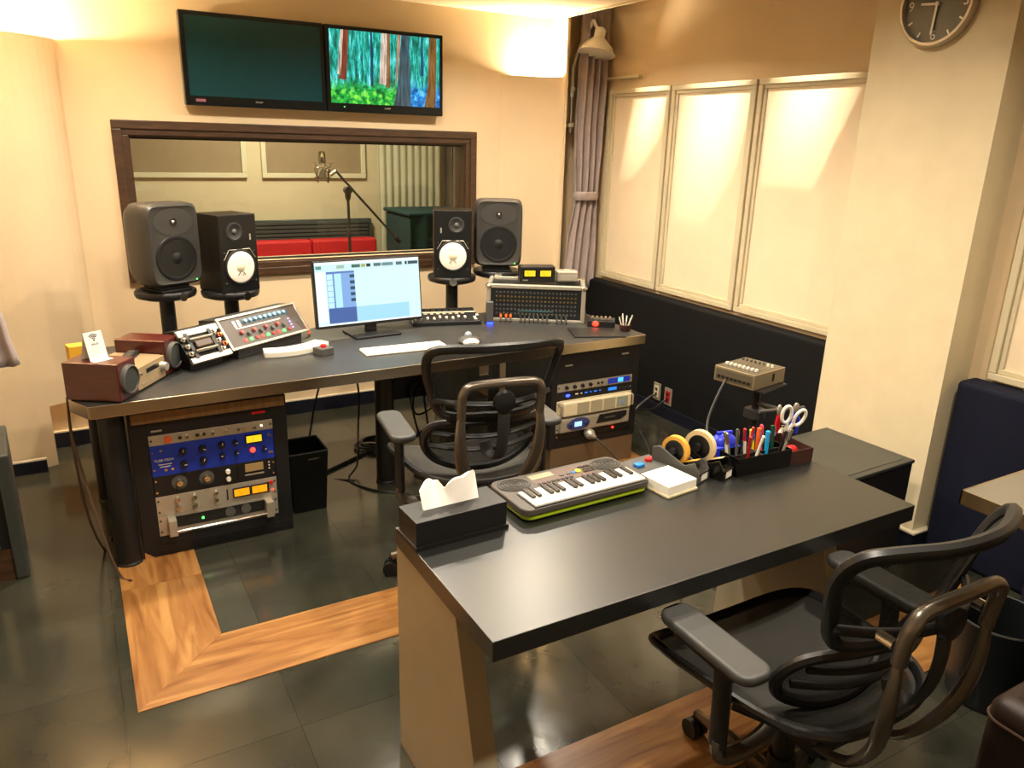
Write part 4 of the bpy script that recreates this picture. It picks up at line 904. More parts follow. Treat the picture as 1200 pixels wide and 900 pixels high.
for r_ in (.008,.015,.022): obj('wifi_arc', MB().tube([(r_*math.sin(R(a)),-.0009,.074+r_*math.cos(R(a))) for a in range(-48,49,12)],.0032,5,M=Mc,flat=.3), black, t)
obj('wifi_dot', MB().ball((0,-.0009,.073),.003,n=8,m=5,M=Mc), black, t)
obj('card_word', xf(text_mb('Wi-Fi',.013),Mc @ Tr(0,-.0009,.058) @ Rx(PI/2)), graypl, t)
for k in range(4): obj('print_line', MB().bb(-.025,.005+.006*(k%3),-.0009,-.0005,.042-k*.01,.0436-k*.01,Mc), mat('print_grey','#a8a294',.6), t)
x_,y_ = local(-.19,.16); tag(obj('yellow_box', MB().bb(-.055,.055,-.03,.03,0,.135), mat('yellow_card','#d9a52c',.5), bev=.003, loc=(-.025,3.47,DZ), rot=(0,0,R(10))),'small yellow box behind the wooden speaker','box')
# ------------------------------------------------------------------ bin and cables under the desk
bn = thing('waste_bin','slim black waste bin beside the rack under the desk','bin',(.815,3.36,0))
def sq(hw,hd,z): return [(-hw,-hd,z),(hw,-hd,z),(hw,hd,z),(-hw,hd,z)]
mb = MB(); rings = [sq(.075,.085,0),sq(.09,.10,.3),sq(.086,.096,.3),sq(.072,.082,.006)]
vs_ = [p for r_ in rings for p in r_]; fs_ = [(3,2,1,0)]+[(a*4+k,a*4+(k+1)%4,(a+1)*4+(k+1)%4,(a+1)*4+k) for a in range(3) for k in range(4)]+[(12,13,14,15)]
obj('body', mb.add(vs_,fs_), blackgloss, bn, bev=.006, seg=3); obj('rim', MB().tube([(-.09,-.10,.3),(.09,-.10,.3),(.09,.10,.3),(-.09,.10,.3)],.005,6,True), black, bn)
obj('rim_clip', MB().box((.02,-.102,.27),(.05,.003,.006)), chrome, bn)
def cable(label,pts,r=.005,m=None,name='cable',group=None):
    return tag(obj(name, MB().tube(smoothpath(pts,8),r,6), m or cablem, smooth=True),label,'cable',group)
cable('thick black cable running along the floor under the desk',[(.92,3.62,.008),(1.1,3.72,.008),(1.35,3.86,.008),(1.6,3.95,.008),(1.8,4.05,.008)],.009)
cable('thin black cable looping down to the floor behind the bin',[(1.08,3.62,.68),(1.0,3.72,.45),(.95,3.75,.2),(.9,3.7,.006),(1.1,3.5,.006)],.005)
cable('black cable with a white tie looping under the desk',[(1.09,3.62,.68),(1.2,3.7,.45),(1.2,3.72,.18),(1.15,3.6,.05),(1.08,3.52,.006),(1.15,3.35,.006),(1.3,3.2,.006),(1.26,3.0,.006)],.005)
cable('black cable dropping behind the middle desk leg',[(1.36,3.75,.68),(1.4,3.78,.4),(1.42,3.8,.1),(1.4,3.75,.006),(1.55,3.7,.006)],.005)
for k in range(4): cable('cord of the bundle hanging between rack and bin',[(.73+k*.02,3.60+k*.01,.68),(.72+k*.025,3.66,.4),(.74+k*.02,3.68,.15),(.76+k*.03,3.62,.006),(.80+k*.04,3.75,.006)],.006,cableg if k == 2 else cablem,group='cords hanging beside the rack')
for k in range(3):
    pts = [(.34*0+1.32+.08*math.cos(a*.6+k)+.02*k,3.9+.08*math.sin(a*.6+k),.012+.010*k) for a in range(12)]
    cable('coiled black cable lying behind the middle leg',pts,.007,group='coiled cables')
for k in range(3):
    pass; c0 = Vector((1.62+.1*k,3.80,.28+.05*(k%3)))
    pts = [(1.6+.04*k,3.85,.68)]+[tuple(c0+Vector((.09*math.cos(a*1.1+k),.05*math.sin(a*1.7),.10*math.sin(a*1.1+k)))) for a in range(9)]+[(1.6+.06*k,3.8,.006)]
    cable('tangled black cord hanging behind the mesh chair',pts,.006,group='tangled cords under the desk')
obj('modesty_panel', MB().bb(.14,.72,.36,.42,.28,.682), blackmatte, dk, bev=.004)
cable('brown cord hanging from the stereo down to the oak strip',[(-.097,3.22,.70),(-.099,3.2,.55),(-.065,3.12,.3),(-.03,3.06,.1),(.0,3.03,.006),(.03,2.99,.006)],.005,mat('brown_cord','#4a3524',.6))
cable('brown cord hanging behind the desk corner beside the wall recess',[(-.098,3.26,.70),(-.104,3.25,.5),(-.09,3.25,.2),(-.05,3.3,.006),(-.02,3.4,.006)],.005,MATS['brown_cord'])
lb = thing('floor_cabinet','dark cabinet with grey metal edge standing at the left','cabinet',(-.56,3.36,0),R(4))
obj('body', MB().bb(-.22,.19,-.15,.2,0,.5), black, lb); obj('metal_edge', MB().bb(.19,.235,-.17,.2,0,.52), mat('grey_edge','#414644',.4,metal=.3), lb, bev=.008); obj('cream_strip', MB().bb(.12,.155,-.156,-.15,.14,.46), cream, lb); obj('brown_trim', MB().bb(.1,.188,-.158,-.15,.0,.13), walnut, lb)
# ------------------------------------------------------------------ black table with trapezoid panel legs
TZ = .70
tb = thing('work_table','black laminate table on slanted taupe panel legs','table',(1.348,1.4445,0))
obj('top', MB().bb(-.702,.702,-.2755,.2755,TZ-.05,TZ), tabletop, tb, bev=.0015)
side = [(.272,0),(.272,TZ-.05),(-.092,TZ-.05),(-.2,.30),(-.30,0)]
Mside = Matrix(((0,0,1,0),(1,0,0,0),(0,1,0,0),(0,0,0,1)))
for x0 in (-.70,.52):
    obj('panel_leg', MB().prism(side,x0,x0+.06,Mside), taupe, tb, bev=.002)
obj('modesty_rail', MB().bb(-.64,.52,.20,.22,.42,TZ-.05), blackmatte, tb)

# tissue box
t = thing('tissue_box','black tissue box with a white tissue sticking out','tissue box',(.777,1.636,TZ),R(2))
obj('box', MB().bb(-.131,.131,-.055,.055,.0,.078), black, t, bev=.002); obj('base_lip', MB().bb(-.135,.135,-.059,.059,0,.012), black, t)
tm = MB()
def tissue(u,v):
    a = u*PI-.1; x = -.085+.16*u; z = .0785+v*(.03+.022*abs(math.sin(u*5.2+.6))+.018*u+.010*abs(math.sin(u*13)))
    return (x+.012*v*math.sin(u*9), .016*math.sin(u*7)*v+.022*v, z)
tm.grid(tissue,30,8); tm.grid(lambda u,v: (tissue(u,v)[0]+.01*v,tissue(u,v)[1]+.006+.02*v+.01*math.sin(u*11)*v,.0785+(tissue(u,v)[2]-.0785)*.8),24,8)
o = obj('tissue', tm, mat('tissue_paper','#f7f4ee',.9), t, smooth=True, ang=80)

# mini keyboard
mk_ = thing('mini_keyboard','small electronic keyboard with lime green underside','musical keyboard',(1.178,1.682,TZ),R(1.5))
def rrect(hx,hy,r,n=6):
    pts = []
    for cx,cy,a0 in ((hx-r,hy-r,0),(-hx+r,hy-r,90),(-hx+r,-hy+r,180),(hx-r,-hy+r,270)):
        for k in range(n+1): a = R(a0+90*k/n); pts.append((cx+r*math.cos(a),cy+r*math.sin(a)))
    return pts
obj('lime_base', MB().prism(rrect(.217,.10,.03),.006,.022), lime, mk_, bev=.006, seg=3)
obj('upper_shell', MB().prism(rrect(.222,.104,.028),.022,.042), mat('mini_key_grey','#4a4540',.5,noise=.06), mk_, bev=.005, seg=3)
for xx in (-.18,.18):
    for yy in (-.07,.07): obj('foot', MB().cyl((xx,yy,0),(xx,yy,.008),.01,n=10), rubber, mk_)
obj('key_bed', MB().bb(-.188,.202,-.101,-.002,.040,.0435), black, mk_)
wk = None; KW = .386/19
for k in range(19):
    if wk is None: wk = obj('white_key', MB().bb(.0006,KW-.0006,-.098,-.006,.0435,.0495), white, mk_, loc=(-.186,0,0), bev=.0008)
    else: share(wk,(-.186+k*KW,0,0),mk_)
bk = None; pat = [0,1,3,4,5]; pos = []
for oc in range(3):
    for q in pat:
        i = oc*7+q+1
        if i < 19: pos.append(i)
for i in pos:
    if bk is None: bk = obj('black_key', MB().bb(-.006,.006,-.060,-.006,.0495,.0565), mat('key_brown_black','#231a16',.35), mk_, loc=(-.186+i*KW,0,0), bev=.0012)
    else: share(bk,(-.186+i*KW,0,0),mk_)
for xx in (-.163,.163):
    g_ = obj('speaker_grille', MB().lathe([(1e-5,.042),(.052,.042),(.052,.0428),(1e-5,.0428)],28, Tr(xx,.052,0) @ Matrix.Diagonal((1,.78,1,1))), black, mk_)
    for rr in (.046,.037,.028,.019,.010): obj('grille_rib', MB().tube([(rr*math.cos(a*PI/14),rr*.78*math.sin(a*PI/14),0) for a in range(28)],.0022,5,True,M=Tr(xx,.052,.0432)), MATS['mini_key_grey'], g_)
obj('control_panel', MB().bb(-.105,.105,.01,.09,.042,.0426), mat('panel_brown','#5c4a42',.5), mk_)
obj('display', MB().bb(-.10,-.02,.055,.085,.0426,.0434), mat('lcd_grey','#8a8a70',.3), mk_)
obj('yellow_button', MB().lathe([(.010,.0426),(.010,.047),(1e-5,.048)],14,Tr(.058,.045,0)), mat('yellow_btn','#e0d020',.4), mk_)
for k in range(8): obj('panel_button', MB().bb(-.1+k*.016,-.09+k*.016,.018,.026,.0426,.045), black, mk_)
for r_ in range(3):
    for c_ in range(4): obj('number_button', MB().bb(.072+c_*.011,.079+c_*.011,.03+r_*.016,.039+r_*.016,.0426,.0455), mat('btn_dark','#2c2422',.4), mk_)
for xx in (-.01,.015,.035): obj('panel_button', MB().bb(xx,xx+.014,.04,.048,.0426,.045), graypl if xx < .03 else azure, mk_)

# button box and paper block
t = thing('switch_box','grey switch box with a blue and a red button','switch box',(1.455,1.70,TZ),R(6))
obj('case', MB().bb(-.055,.085,-.042,.055,0,.032), graypl, t, bev=.003); obj('blue_button', MB().bb(-.028,.002,-.014,.010,.032,.042), azure, t, bev=.002); obj('red_button', MB().lathe([(.012,.032),(.012,.041),(1e-5,.043)],14,Tr(.045,.015,0)), redpl, t, smooth=True)
t = thing('note_block','white note paper block in a tray beside the switch box','note pad',(1.472,1.592,TZ),R(6))
obj('tray', MB().bb(-.064,.064,-.062,.062,0,.008), cream, t, bev=.002)
obj('paper_stack', MB().bb(-.06,.06,-.058,.058,.008,.036), paper, t, bev=.001)
# tape dispensers
def dispenser(name,label,x,y,rz,bodym,tapem_,rr):
    t = thing(name,label,'tape dispenser',(x,y,TZ),rz)
    prof = [(-.085,0),(.085,0),(.085,.028),(.072,.03),(.06,.055),(.03,.035),(-.02,.04),(-.055,.075),(-.085,.07)]
    for s_ in (-1,1): obj('side_wall', MB().prism([(-.085,0),(.085,0),(.085,.03),(.065,.062),(.03,.045),(-.06,.085),(-.085,.075)],s_*.03-.004,s_*.03+.004, Matrix(((1,0,0,0),(0,0,1,0),(0,1,0,0),(0,0,0,1)))), bodym, t, bev=.002)
    obj('base', MB().bb(-.085,.085,-.028,.028,0,.022), bodym, t, bev=.002)
    tp = obj('tape_roll', MB().lathe([(rr*.72,-.009),(rr,-.009),(rr,.009),(rr*.72,.009),(rr*.72,-.009)],36, Tr(-.02,0,.028+rr) @ Rx(PI/2)), tapem_, t, smooth=True)
    obj('hub', MB().lathe([(rr*.25,-.012),(rr*.71,-.012),(rr*.71,.012),(rr*.25,.012),(rr*.25,-.012)],28, Tr(-.02,0,.028+rr) @ Rx(PI/2)), black, t, smooth=True)
    obj('axle', MB().cyl((-.02,-.027,.028+rr),(-.02,.027,.028+rr),rr*.25), black, t)
    obj('tape_tongue', MB().bb(-.0,.09,-.009,.009,0,.0015, Tr(-.02,0,.028) @ Ry(R(-24)) @ Tr(0,0,.0)), tapem_, t)
    obj('cutter', MB().bb(.06,.088,-.026,.026,.03,.034), chrome, t)
    obj('label', MB().bb(.0855,.0865,-.018,.018,.006,.03), paper, t)
    return t
dispenser('tape_dispenser','grey tape dispenser loaded with yellow tape',1.574,1.655,R(-72),graypl,tapey,.046)
dispenser('tape_dispenser','black tape dispenser loaded with cream tape',1.657,1.635,R(-72),blackgloss,tapec,.052)
t = thing('blue_stapler_box','shiny blue plastic pencil sharpener behind the tape','sharpener',(1.775,1.675,TZ),R(-10))
obj('body', MB().bb(-.05,.045,-.032,.035,.0,.06).ball((-.002,0,.06),.04,n=20,m=10,sc=(1.15,.8,.95)), bluepl, t, bev=.006, seg=3, smooth=True)
obj('ridge', MB().bb(-.03,.028,-.006,.006,.09,.102), bluepl, t, bev=.003)
# pen organiser with its pens
og = thing('pen_organizer','black open pen organizer divided into compartments','organizer',(1.825,1.585,TZ),R(-3))
def trough(mb,x0,x1,y0,y1,h,th=.003):
    mb.bb(x0,x1,y0,y1,0,th); mb.bb(x0,x1,y0,y0+th,th,h); mb.bb(x0,x1,y1-th,y1,th,h); mb.bb(x0,x0+th,y0+th,y1-th,th,h); mb.bb(x1-th,x1,y0+th,y1-th,th,h)
mb = MB(); trough(mb,-.11,.115,-.045,.042,.062); obj('body', mb, blackgloss, og, bev=.001)
obj('divider', MB().bb(-.003,.0,-.042,.039,.003,.058), graypl, og); obj('divider', MB().bb(-.107,.112,-.004,-.001,.003,.055), black, og)
pens = [('white',-.09,.02,-8,6,'silver pen standing in the organizer beside the blue sharpener'),('silver',-.075,.025,-14,2,'silver pencil leaning to the blue sharpener'),('silver2',-.06,.018,4,8,'grey metal pen in the middle of the organizer'),
        ('red',-.05,-.02,-6,-6,'red pen lying lowest toward the black tape dispenser'),('clear',-.03,-.022,6,-10,'clear pen with a white barrel in the front compartment'),('redcap',-.02,.02,-4,4,'clear pen with a bright red cap'),('redcap2',-.006,.022,6,2,'white pen with a red cap in the organizer'),
        ('yellow',.016,.022,-4,6,'yellow marker standing in the organizer'),('orange',.032,.024,5,5,'orange marker standing in the organizer'),('cyan',.04,-.008,3,4,'light blue marker with a rounded cap'),('pink',.055,.026,-3,4,'pink pen standing behind the blue marker'),
        ('black',.07,-.02,8,-8,'black clip pen lying on its side in the organizer'),('black2',.085,-.02,14,-6,'black and silver pen beside the clip pen'),('green',.095,.02,4,8,'dark green marker at the end of the organizer')]
pc_ = {'white':white,'silver':silver,'silver2':graypl,'red':redpl,'clear':white,'redcap':redpl,'redcap2':redpl,'yellow':mat('yellow_pen','#e8c818',.35),'orange':orange,'cyan':mat('cyan_pen','#1a9ad8',.35),'pink':mat('pink_pen','#e04a6a',.35),'black':black,'black2':silver,'green':mat('green_pen','#0f3a2a',.4)}
cO,sO = math.cos(R(-3)),math.sin(R(-3))
for nm,dx,dy,ax,ay,lab in pens:
    big = nm in ('cyan','yellow','orange','green'); rr = .0072 if big else .0048; L_ = .115 if big else .125
    t = thing('pen',lab,'pen',(1.825+dx*cO-dy*sO,1.585+dx*sO+dy*cO,TZ+.0045),0,rot=(R(-ay),R(ax),0))
    obj('barrel', MB().cyl((0,0,0),(0,0,L_*.7),rr*.8,rr,n=10), white if nm.startswith('redcap') or nm == 'clear' else pc_[nm], t, smooth=True)
    obj('cap', MB().lathe([(rr*1.08,L_*.66),(rr*1.1,L_*.98),(rr*.5,L_),(1e-5,L_)],10), pc_[nm] if nm not in ('white','black2') else chrome, t, smooth=True)
    obj('clip', MB().bb(-.0015,.0015,-rr*1.6,-rr*1.0,L_*.7,L_*.96), chrome if nm != 'pink' else pc_[nm], t)
# brown tray with scissors and erasers
tr = thing('brown_tray','dark brown leatherette tray beside the pen organizer','tray',(1.986,1.61,TZ),R(-3))
mb = MB(); trough(mb,-.042,.058,-.075,.075,.05,.004); obj('body', mb, browntray, tr, bev=.002)
tag(obj('red_eraser', MB().ball((0,0,.02),.022,n=14,m=8,sc=(1.3,.9,.9)), redpl, smooth=True, loc=(2.0,1.59,TZ+.004)),'red rounded tape holder lying in the brown tray','stationery')
tag(obj('blue_eraser', MB().bb(-.02,.02,-.012,.012,0,.03), mat('eraser_blue','#6a70c8',.6), bev=.003, loc=(1.955,1.565,TZ+.004), rot=(0,0,R(20))),'blue and white eraser lying in the brown tray','eraser')
t = thing('scissors','white-handled scissors standing in the brown tray','scissors',(2.02,1.655,TZ+.0045),0,rot=(R(4),R(14),R(-25)))
for s_ in (-1,1):
    ring = [(s_*.024+.016*math.cos(a*PI/10)*1.0+s_*.004*math.sin(a*PI/10),0,.125+.03*math.sin(a*PI/10)) for a in range(20)]
    obj('handle', MB().tube(ring,.0058,8,True), white, t, smooth=True)
    obj('handle_neck', MB().tube([(s_*.012,0,.10),(s_*.006,0,.08),(0,0,.065)],.0065,8), white, t, smooth=True)
    obj('blade', MB().prism([(0,0),(s_*.008,.062),(s_*-.002,.07)],-.001,.001, Rx(PI/2)), chrome, t)
# cable tray clutter: pliers with red handles, blue cutter
t = thing('red_pliers','red-handled pliers hanging on the mixer stand','pliers',(2.17,1.80,.70),R(20))
for s_ in (-1,1): obj('grip', MB().tube([(0,0,.06),(s_*.012,0,.03),(s_*.010,0,-.03)],.006,6), redpl, t, smooth=True)
obj('jaw', MB().ball((0,0,.075),.014,sc=(1,.5,1.6)), silver, t, smooth=True)
t = thing('blue_cutter','blue-handled cutters hanging on the mixer stand','cutters',(2.235,1.78,.715),R(-15))
for s_ in (-1,1): obj('grip', MB().tube([(0,0,.05),(s_*.018,0,.02),(s_*.014,0,-.035)],.006,6), bluepl, t, smooth=True)
obj('jaw', MB().ball((0,0,.065),.013,sc=(1,.5,1.6)), silver, t, smooth=True)
t = thing('steel_clamp','grey steel spring clamp beside the scissors','clamp',(2.10,1.72,.70),R(30))
obj('jaw', MB().tube(smoothpath([(-.03,0,0),(-.02,0,.03),(.02,0,.035),(.035,0,.01)],5),.008,8), silver, t, smooth=True); obj('screw', MB().cyl((.01,0,.05),(.01,0,-.02),.005), chrome, t, smooth=True)

# ------------------------------------------------------------------ small mixer on a stand behind the table
st = thing('mixer_stand','black pole stand carrying the small mixer','stand',(2.19,1.93,0))
obj('pole', MB().cyl((0,0,.02),(0,0,.83),.014), blackmatte, st, smooth=True); obj('tray_plate', MB().bb(-.09,.09,-.07,.07,.83,.836, Rz(R(15))), black, st); obj('base', MB().lathe([(1e-5,0),(.13,0),(.13,.012),(.02,.02),(1e-5,.02)],28), blackmatte, st, smooth=True)
obj('clamp', MB().bb(-.03,.03,-.03,.03,.70,.74), dgray, st, bev=.004)
hk = obj('hook_bar', MB().cyl((-.09,-.10,.77),(.10,-.14,.77),.007), graypl, st, smooth=True); obj('hook_arm', MB().cyl((0,0,.76),(.0,-.12,.77),.008), graypl, st, smooth=True)
mx = thing('field_mixer','small champagne field mixer with white faders on a stand','mixer',(2.185,1.975,.836),R(10))
mx.scale = (.84,.84,.84)
obj('body', MB().bb(-.12,.12,-.105,.105,0,.07), mat('mixer_shell','#96876a',.4,metal=.5), mx, bev=.003)
obj('side_switch', MB().bb(.02,.035,-.1065,-.105,.02,.055), black, mx)
tp = obj('top_panel', MB().bb(-.112,.112,-.098,.098,.07,.0715), mat('mixer_bronze','#5e5644',.4,metal=.4), mx)
for k in range(8):
    yy = .08-k*.022
    obj('fader_slot', MB().bb(-.09,.01,yy-.0015,yy+.0015,.0715,.0722), black, tp); obj('fader_cap', MB().bb(-.072,-.056,yy-.005,yy+.005,.0722,.082), white, mx)
    obj('pan_knob', MB().lathe([(.006,.0715),(.005,.082),(1e-5,.082)],10,Tr(.06,yy,0)), graypl if k < 6 else white, mx, smooth=True)
obj('front_strip', MB().bb(-.1215,-.12,-.095,.095,.01,.06), mat('strip_dark','#5a5242',.4), mx)
for k in range(8): obj('front_key', MB().bb(-.124,-.1215,.078-k*.022-.008,.078-k*.022+.006,.02,.032), black, mx)
cable('dark grey cord hanging from the small mixer',[(2.08,1.99,.85),(2.05,1.99,.80),(2.0,1.98,.7),(1.96,1.93,.6),(1.93,1.9,.4),(1.9,1.92,.006)],.005,cableg)

# ------------------------------------------------------------------ black subwoofer box, wall sockets
t = thing('black_box_unit','low black glossy-edged cabinet in front of the pillar','cabinet',(2.63,1.865,0),R(2))
obj('body', MB().bb(-.21,.21,-.205,.205,.012,.488), blackmatte, t, bev=.004); obj('lid', MB().bb(-.215,.215,-.21,.21,.488,.503), mat('lid_grey','#30322f',.35,noise=.1), t, bev=.004)
obj('lid_inlay', MB().bb(-.185,.185,-.18,.18,.503,.5045), mat('lid_inlay','#3a3b36',.4), t)
for sx in (-.18,.18):
    for sy in (-.17,.17): obj('foot', MB().cyl((sx,sy,0),(sx,sy,.014),.02), rubber, t)
obj('front_badge', MB().box((-.2115,-.12,.44),(.002,.05,.014)), silver, t)
def socket_plate(y,z,m,label):
    t = thing('wall_socket',label,'wall socket',(3.2148,y,z))
    obj('plate', MB().bb(-.006,0,-.035,.035,0,.115), silver, t, bev=.002); s_ = obj('insert', MB().bb(-.011,-.006,-.02,.02,.02,.095), m, t, bev=.002)
    for k in range(2): obj('slot', MB().bb(-.0115,-.011,-.010,.010,.03+k*.034,.05+k*.034), black if m is not redpl else blackmatte, s_)
socket_plate(3.66,.095,cream,'wall socket with a cream insert on the black pad'); socket_plate(3.55,.09,redpl,'wall socket with a bright red insert on the black pad')
cable('grey power cord plugged into the cream wall socket',[(3.2,3.66,.125),(3.16,3.66,.125),(3.08,3.68,.06),(3.0,3.66,.006),(2.85,3.5,.006)],.006,cableg)
cable('black power cord plugged into the red wall socket',[(3.2,3.55,.12),(3.17,3.55,.12),(3.12,3.6,.06),(3.08,3.8,.006),(2.9,3.95,.006)],.006)

# ------------------------------------------------------------------ side counter, bin, ottoman
ct = thing('side_counter','grey-topped side counter with a steel edge along the blue pad','counter',(2.28,1.165,0))
obj('top', MB().bb(.004,.85,-1.6,0,.658,.70), mat('counter_top','#6c675a',.3,noise=.06), ct); obj('edge_band', MB().bb(0,.004,-1.6,.004,.655,.701), steel, ct); obj('edge_band', MB().bb(0,.85,0,.004,.655,.701), steel, ct)
obj('cabinet_body', MB().bb(.47,.85,-1.6,-.03,.0,.658), mat('cab_navy','#10142c',.5,noise=.1), ct)
for k in range(2):
    for z0,z1 in ((.34,.64),(.04,.33)):
        d_ = obj('drawer', MB().bb(.455,.47,-.55-k*.53,-.035-k*.53,z0,z1), mat('cab_navy2','#141a3a',.45), ct, bev=.003)
        obj('handle', MB().tube([(.455,-.12-k*.53,z1-.08),(.43,-.12-k*.53,z1-.08),(.43,-.36-k*.53,z1-.08),(.455,-.36-k*.53,z1-.08)],.006,8), chrome, d_)
obj('counter_leg', MB().bb(.03,.06,-1.55,-1.52,0,.658), steel, ct)
t = thing('round_waste_bin','round black waste bin beside the mesh chair','bin',(2.405,1.03,0))
obj('body', MB().lathe([(1e-5,0),(.105,0),(.11,.005),(.135,.30),(.131,.30),(.106,.008),(1e-5,.008)],36), mat('bin_black','#14181a',.35,noise=.1), t, smooth=True)
obj('rim', MB().tube([(.134*math.cos(a*PI/18),.134*math.sin(a*PI/18),.30) for a in range(36)],.004,6,True), dgray, t, smooth=True)
t = thing('leather_ottoman','dark brown leather seat with rounded edge beside the waste bin','ottoman',(2.325,.45,0))
obj('body', MB().bb(-.375,.375,-.375,.375,.03,.33), brownlea, t, bev=.05, seg=5, smooth=True); obj('seam', MB().tube([(x,y,.265) for x,y in rrect(.377,.377,.05)],.004,6,True), mat('leather_seam','#4a342a',.5), t, smooth=True)
for sx in (-.32,.32):
    for sy in (-.32,.32): obj('foot', MB().cyl((sx,sy,0),(sx,sy,.05),.02), blackmatte, t)
# ------------------------------------------------------------------ mesh office chairs
metalf = mat('chair_graphite','#7d7468',.32,metal=.8,noise=.12)
OBJ = obj
def mirror(pts): return [(-x,y,z) for x,y,z in pts]
def office_chair(label,x,y,rz,dz=0,da=0,ds=0):
    t = thing('mesh_office_chair',label,'chair',(x,y,0),rz)
    ARM = ('armrest_pad','armrest_plate','arm_post','arm_bracket'); LOW = ('gas_column','base_leg','caster','caster_stem')
    def obj(name,mb,*a,**k):
        s_ = 0 if name in LOW else (da if name in ARM else (ds if name.startswith('seat') else dz))
        return OBJ(name, xf(mb,Tr(0,0,s_)) if s_ else mb, *a, **k)
    # seat: frame outline, superellipse narrowing to the back
    def so(a,k=1.0):
        c,s_ = math.cos(a),math.sin(a); e = .55
        xx = .262*abs(c)**e*(1 if c >= 0 else -1); yy = .275*abs(s_)**e*(1 if s_ >= 0 else -1)
        xx *= (1+.10*(yy/.235))*k; yy *= k
        z = .495-.055*max(0,(yy-.14)/.135)**2*(1 if k > .5 else k) + .030*(xx/.26)**2*(1-.5*max(0,yy/.235)) + (.018*max(0,-yy/.235))
        return (xx,yy+.025,z)
    N_ = 48
    obj('seat_frame', MB().tube([so(2*PI*k/N_) for k in range(N_)],.015,8,True,flat=.8), black, t, smooth=True)
    mb = MB(); rings = [1.0,.85,.6,.35,.12]; vs_ = []; fs_ = []
    for q,kk in enumerate(rings): 
        for k in range(N_):
            p = so(2*PI*k/N_,kk); vs_.append((p[0],p[1],p[2]-.014*(1-kk)))
    for q in range(len(rings)-1):
        for k in range(N_): fs_.append((q*N_+k,q*N_+(k+1)%N_,(q+1)*N_+(k+1)%N_,(q+1)*N_+k))
    fs_.append(tuple((len(rings)-1)*N_+k for k in range(N_)))
    obj('seat_mesh', mb.add(vs_,fs_), seat_fab, t, smooth=True, ang=80)
    # backrest: surface y as function of x, z
    def by(xx,z):
        return -.245-.33*(z-.745)+(.055+.10*max(0,.76-z))*(xx/.21)**2-.25*max(0,z-.96)+.25*max(0,.74-z)*.6
    half = [(.0,.770),(.10,.770),(.165,.778),(.193,.805),(.213,.86),(.233,.93),(.24,.985),(.23,1.022),(.19,1.037),(.09,1.042),(.0,1.044)]
    loop2 = half+[(-a,b) for a,b in half[::-1][1:-1]]
    path = smoothpath([(a,by(a,b),b) for a,b in loop2],4,True)
    obj('back_frame', MB().tube(path,[.015]*len(path),8,True,flat=1.15), black, t, smooth=True)
    def fill(path,cz,n=5):
        vs_ = []; fs_ = []; M_ = len(path); cx = 0
        for q in range(n):
            k_ = 1-q/(n-.5)
            for p in path:
                a = p[0]*k_; b = cz+(p[2]-cz)*k_; vs_.append((a,by(a,b),b))
        for q in range(n-1):
            for k in range(M_): fs_.append((q*M_+k,q*M_+(k+1)%M_,(q+1)*M_+(k+1)%M_,(q+1)*M_+k))
        fs_.append(tuple((n-1)*M_+k for k in range(M_)))
        return MB().add(vs_,fs_)
    obj('back_mesh', fill(path,.905), mesh_fab, t, smooth=True, ang=80)
    half = [(.0,.745),(.12,.745),(.188,.735),(.215,.70),(.214,.635),(.175,.575),(.095,.542),(.0,.534)]
    loop2 = half+[(-a,b) for a,b in half[::-1][1:-1]]
    path2 = smoothpath([(a,by(a,b),b) for a,b in loop2],4,True)
    obj('lumbar_frame', MB().tube(path2,.014,8,True,flat=1.1), black, t, smooth=True)
    obj('lumbar_mesh', fill(path2,.655), mesh_fab, t, smooth=True, ang=80)
    for zz in (.64,.70): obj('lumbar_slat', MB().tube([(.198*k/8,by(.198*k/8,zz)-.012,zz-.012*math.cos(k/8*PI/2)) for k in range(-8,9)],.010,8,flat=.7), black, t, smooth=True)
    # cross bar with pivot knobs, silver arch
    cb = obj('cross_bar', MB().tube([(.215*k/8,by(.215*k/8,.835)-.02-.03*(1-(k/8)**2),.835+.004*abs(k)/8) for k in range(-8,9)],.012,8,flat=.8), black, t, smooth=True)
    for s_ in (-1,1): obj('pivot_knob', MB().cyl((s_*.145,by(.145,.835)-.03,.835),(s_*.145,by(.145,.835)-.075,.835),.013), chrome, cb, smooth=True)
    yb = by(0,.85)-.068
    arch = smoothpath([(-.142,yb+.012,.80),(-.143,yb+.006,.86),(-.137,yb,.895),(-.11,yb,.915),(0,yb-.004,.92),(.11,yb,.915),(.137,yb,.895),(.143,yb+.006,.86),(.142,yb+.012,.80)],5)
    obj('arch_tube', MB().tube(arch,.0155,10), metalf, t, smooth=True)
    for s_ in (-1,1):
        lg = smoothpath([(s_*.142,yb+.012,.81),(s_*.146,yb+.01,.73),(s_*.136,yb+.02,.64),(s_*.108,yb+.05,.545),(s_*.088,yb+.11,.46),(s_*.075,yb+.2,.42)],5)
        n_ = len(lg); rr = [.0125+.012*math.sin(PI*min(1,i/n_*1.1)) for i in range(n_)]
        obj('yoke_arm', MB().tube(lg,rr,10,flat=.62,up=(1,0,0)), metalf, t, smooth=True)
    # posture support: disc and stem
    obj('posture_disc', MB().lathe([(.036,0),(.042,.008),(.036,.022),(.02,.026),(1e-5,.027)],24,Tr(.012,yb+.025,.845) @ Rx(PI/2)), black, t, smooth=True)
    obj('posture_stem', MB().tube(smoothpath([(.012,yb+.022,.83),(.012,yb+.018,.75),(.01,yb+.03,.67),(.006,yb+.055,.63),(-.02,yb+.085,.64),(-.03,yb+.09,.68)],5),.022,8,flat=.45,up=(1,0,0)), dgray, t, smooth=True)
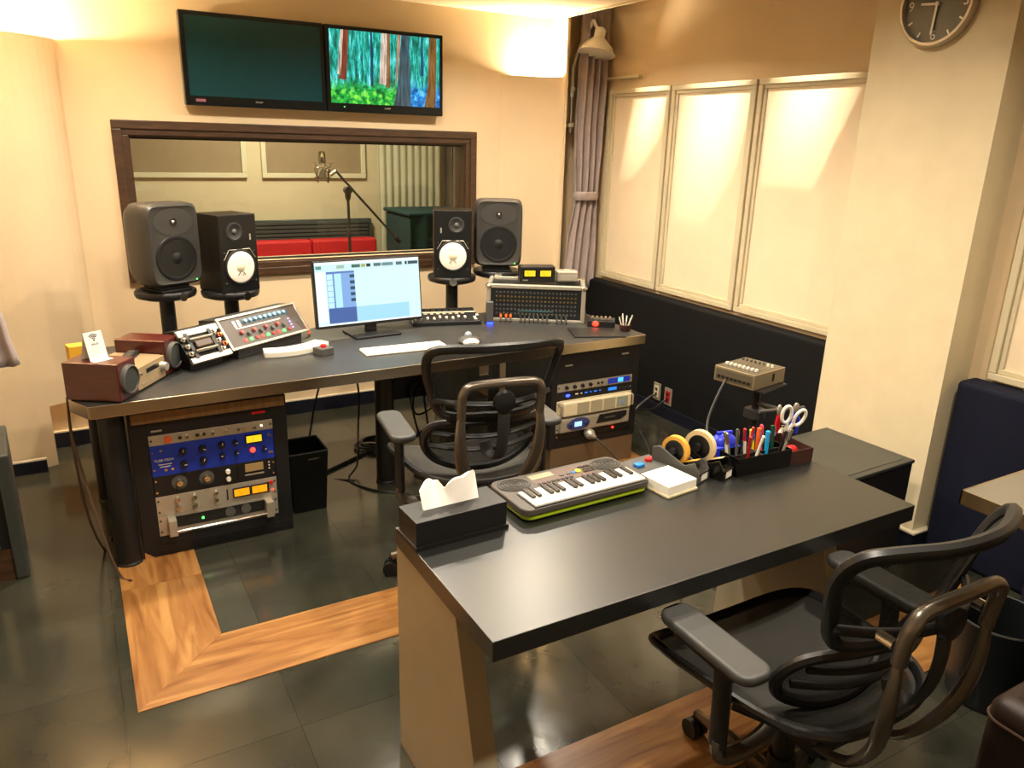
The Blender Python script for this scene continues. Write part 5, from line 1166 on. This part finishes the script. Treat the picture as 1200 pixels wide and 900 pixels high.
    # arms
    for s_ in (-1,1):
        pad = MB().prism(rrect(.047,.148,.036),0,.026,Tr(s_*.287,.0,.658) @ Rz(R(0)) @ Matrix.Diagonal((1,1,1,1)))
        p_ = obj('armrest_pad', pad, mat('armrest_soft','#3a3a38',.5,noise=.1), t, bev=.010, seg=4, smooth=True)
        obj('armrest_plate', MB().prism(rrect(.034,.11,.03),-.016,0.002,Tr(s_*.287,.0,.658) @ Rz(R(0))), black, p_)
        obj('arm_post', MB().tube(smoothpath([(s_*.286,-.04,.645),(s_*.286,-.045,.56),(s_*.286,-.05,.43)],4),.024,10,flat=.72,up=(0,1,0)), blackmatte, t, smooth=True)
        obj('arm_bracket', MB().tube(smoothpath([(s_*.286,-.05,.445),(s_*.283,-.052,.405),(s_*.245,-.055,.385),(s_*.15,-.05,.385),(s_*.07,-.03,.40)],4),[.027]*3+[.024]*6+[.018]*8 if False else .022,8,flat=.75), metalf, t, smooth=True)
    # mechanism, column, base, casters
    obj('tilt_mechanism', MB().bb(-.085,.085,-.16,.13,.385,.445), black, t, bev=.015, seg=3)
    for s_ in (-1,1): obj('seat_support', MB().tube([(s_*.07,-.12,.435),(s_*.15,-.1,.455),(s_*.22,-.02,.475)],.012,8), black, t, smooth=True)
    obj('tilt_lever', MB().cyl((.08,.06,.415),(.24,.06,.42),.006), black, t, smooth=True)
    obj('gas_column', MB().cyl((0,-.01,.10),(0,-.01,.39),.027).cyl((0,-.01,.07),(0,-.01,.20),.036), blackmatte, t, smooth=True)
    for k in range(5):
        a = 2*PI*k/5+.3; c,s_ = math.cos(a),math.sin(a)
        obj('base_leg', MB().tube([(.03*c,-.01+.03*s_,.105),(.18*c,-.01+.18*s_,.10),(.31*c,-.01+.31*s_,.078)],[.032,.025,.017],8,flat=.6,up=(0,0,1)), metalf, t, smooth=True)
        d = Vector((-s_,c,0)); p = Vector((.315*c,-.01+.315*s_,.03))
        cs = obj('caster', MB().cyl(p-d*.025,p-d*.006,.03,n=18).cyl(p+d*.006,p+d*.025,.03,n=18), black, t, smooth=True); obj('caster_stem', MB().cyl(p,p+Vector((0,0,.05)),.009), black, cs)
    return t
office_chair('black mesh office chair pulled up to the long studio desk',1.235,2.46,R(-8))
office_chair('black mesh office chair pushed against the black table',1.426,1.032,R(-1),-.055,-.05,-.035)
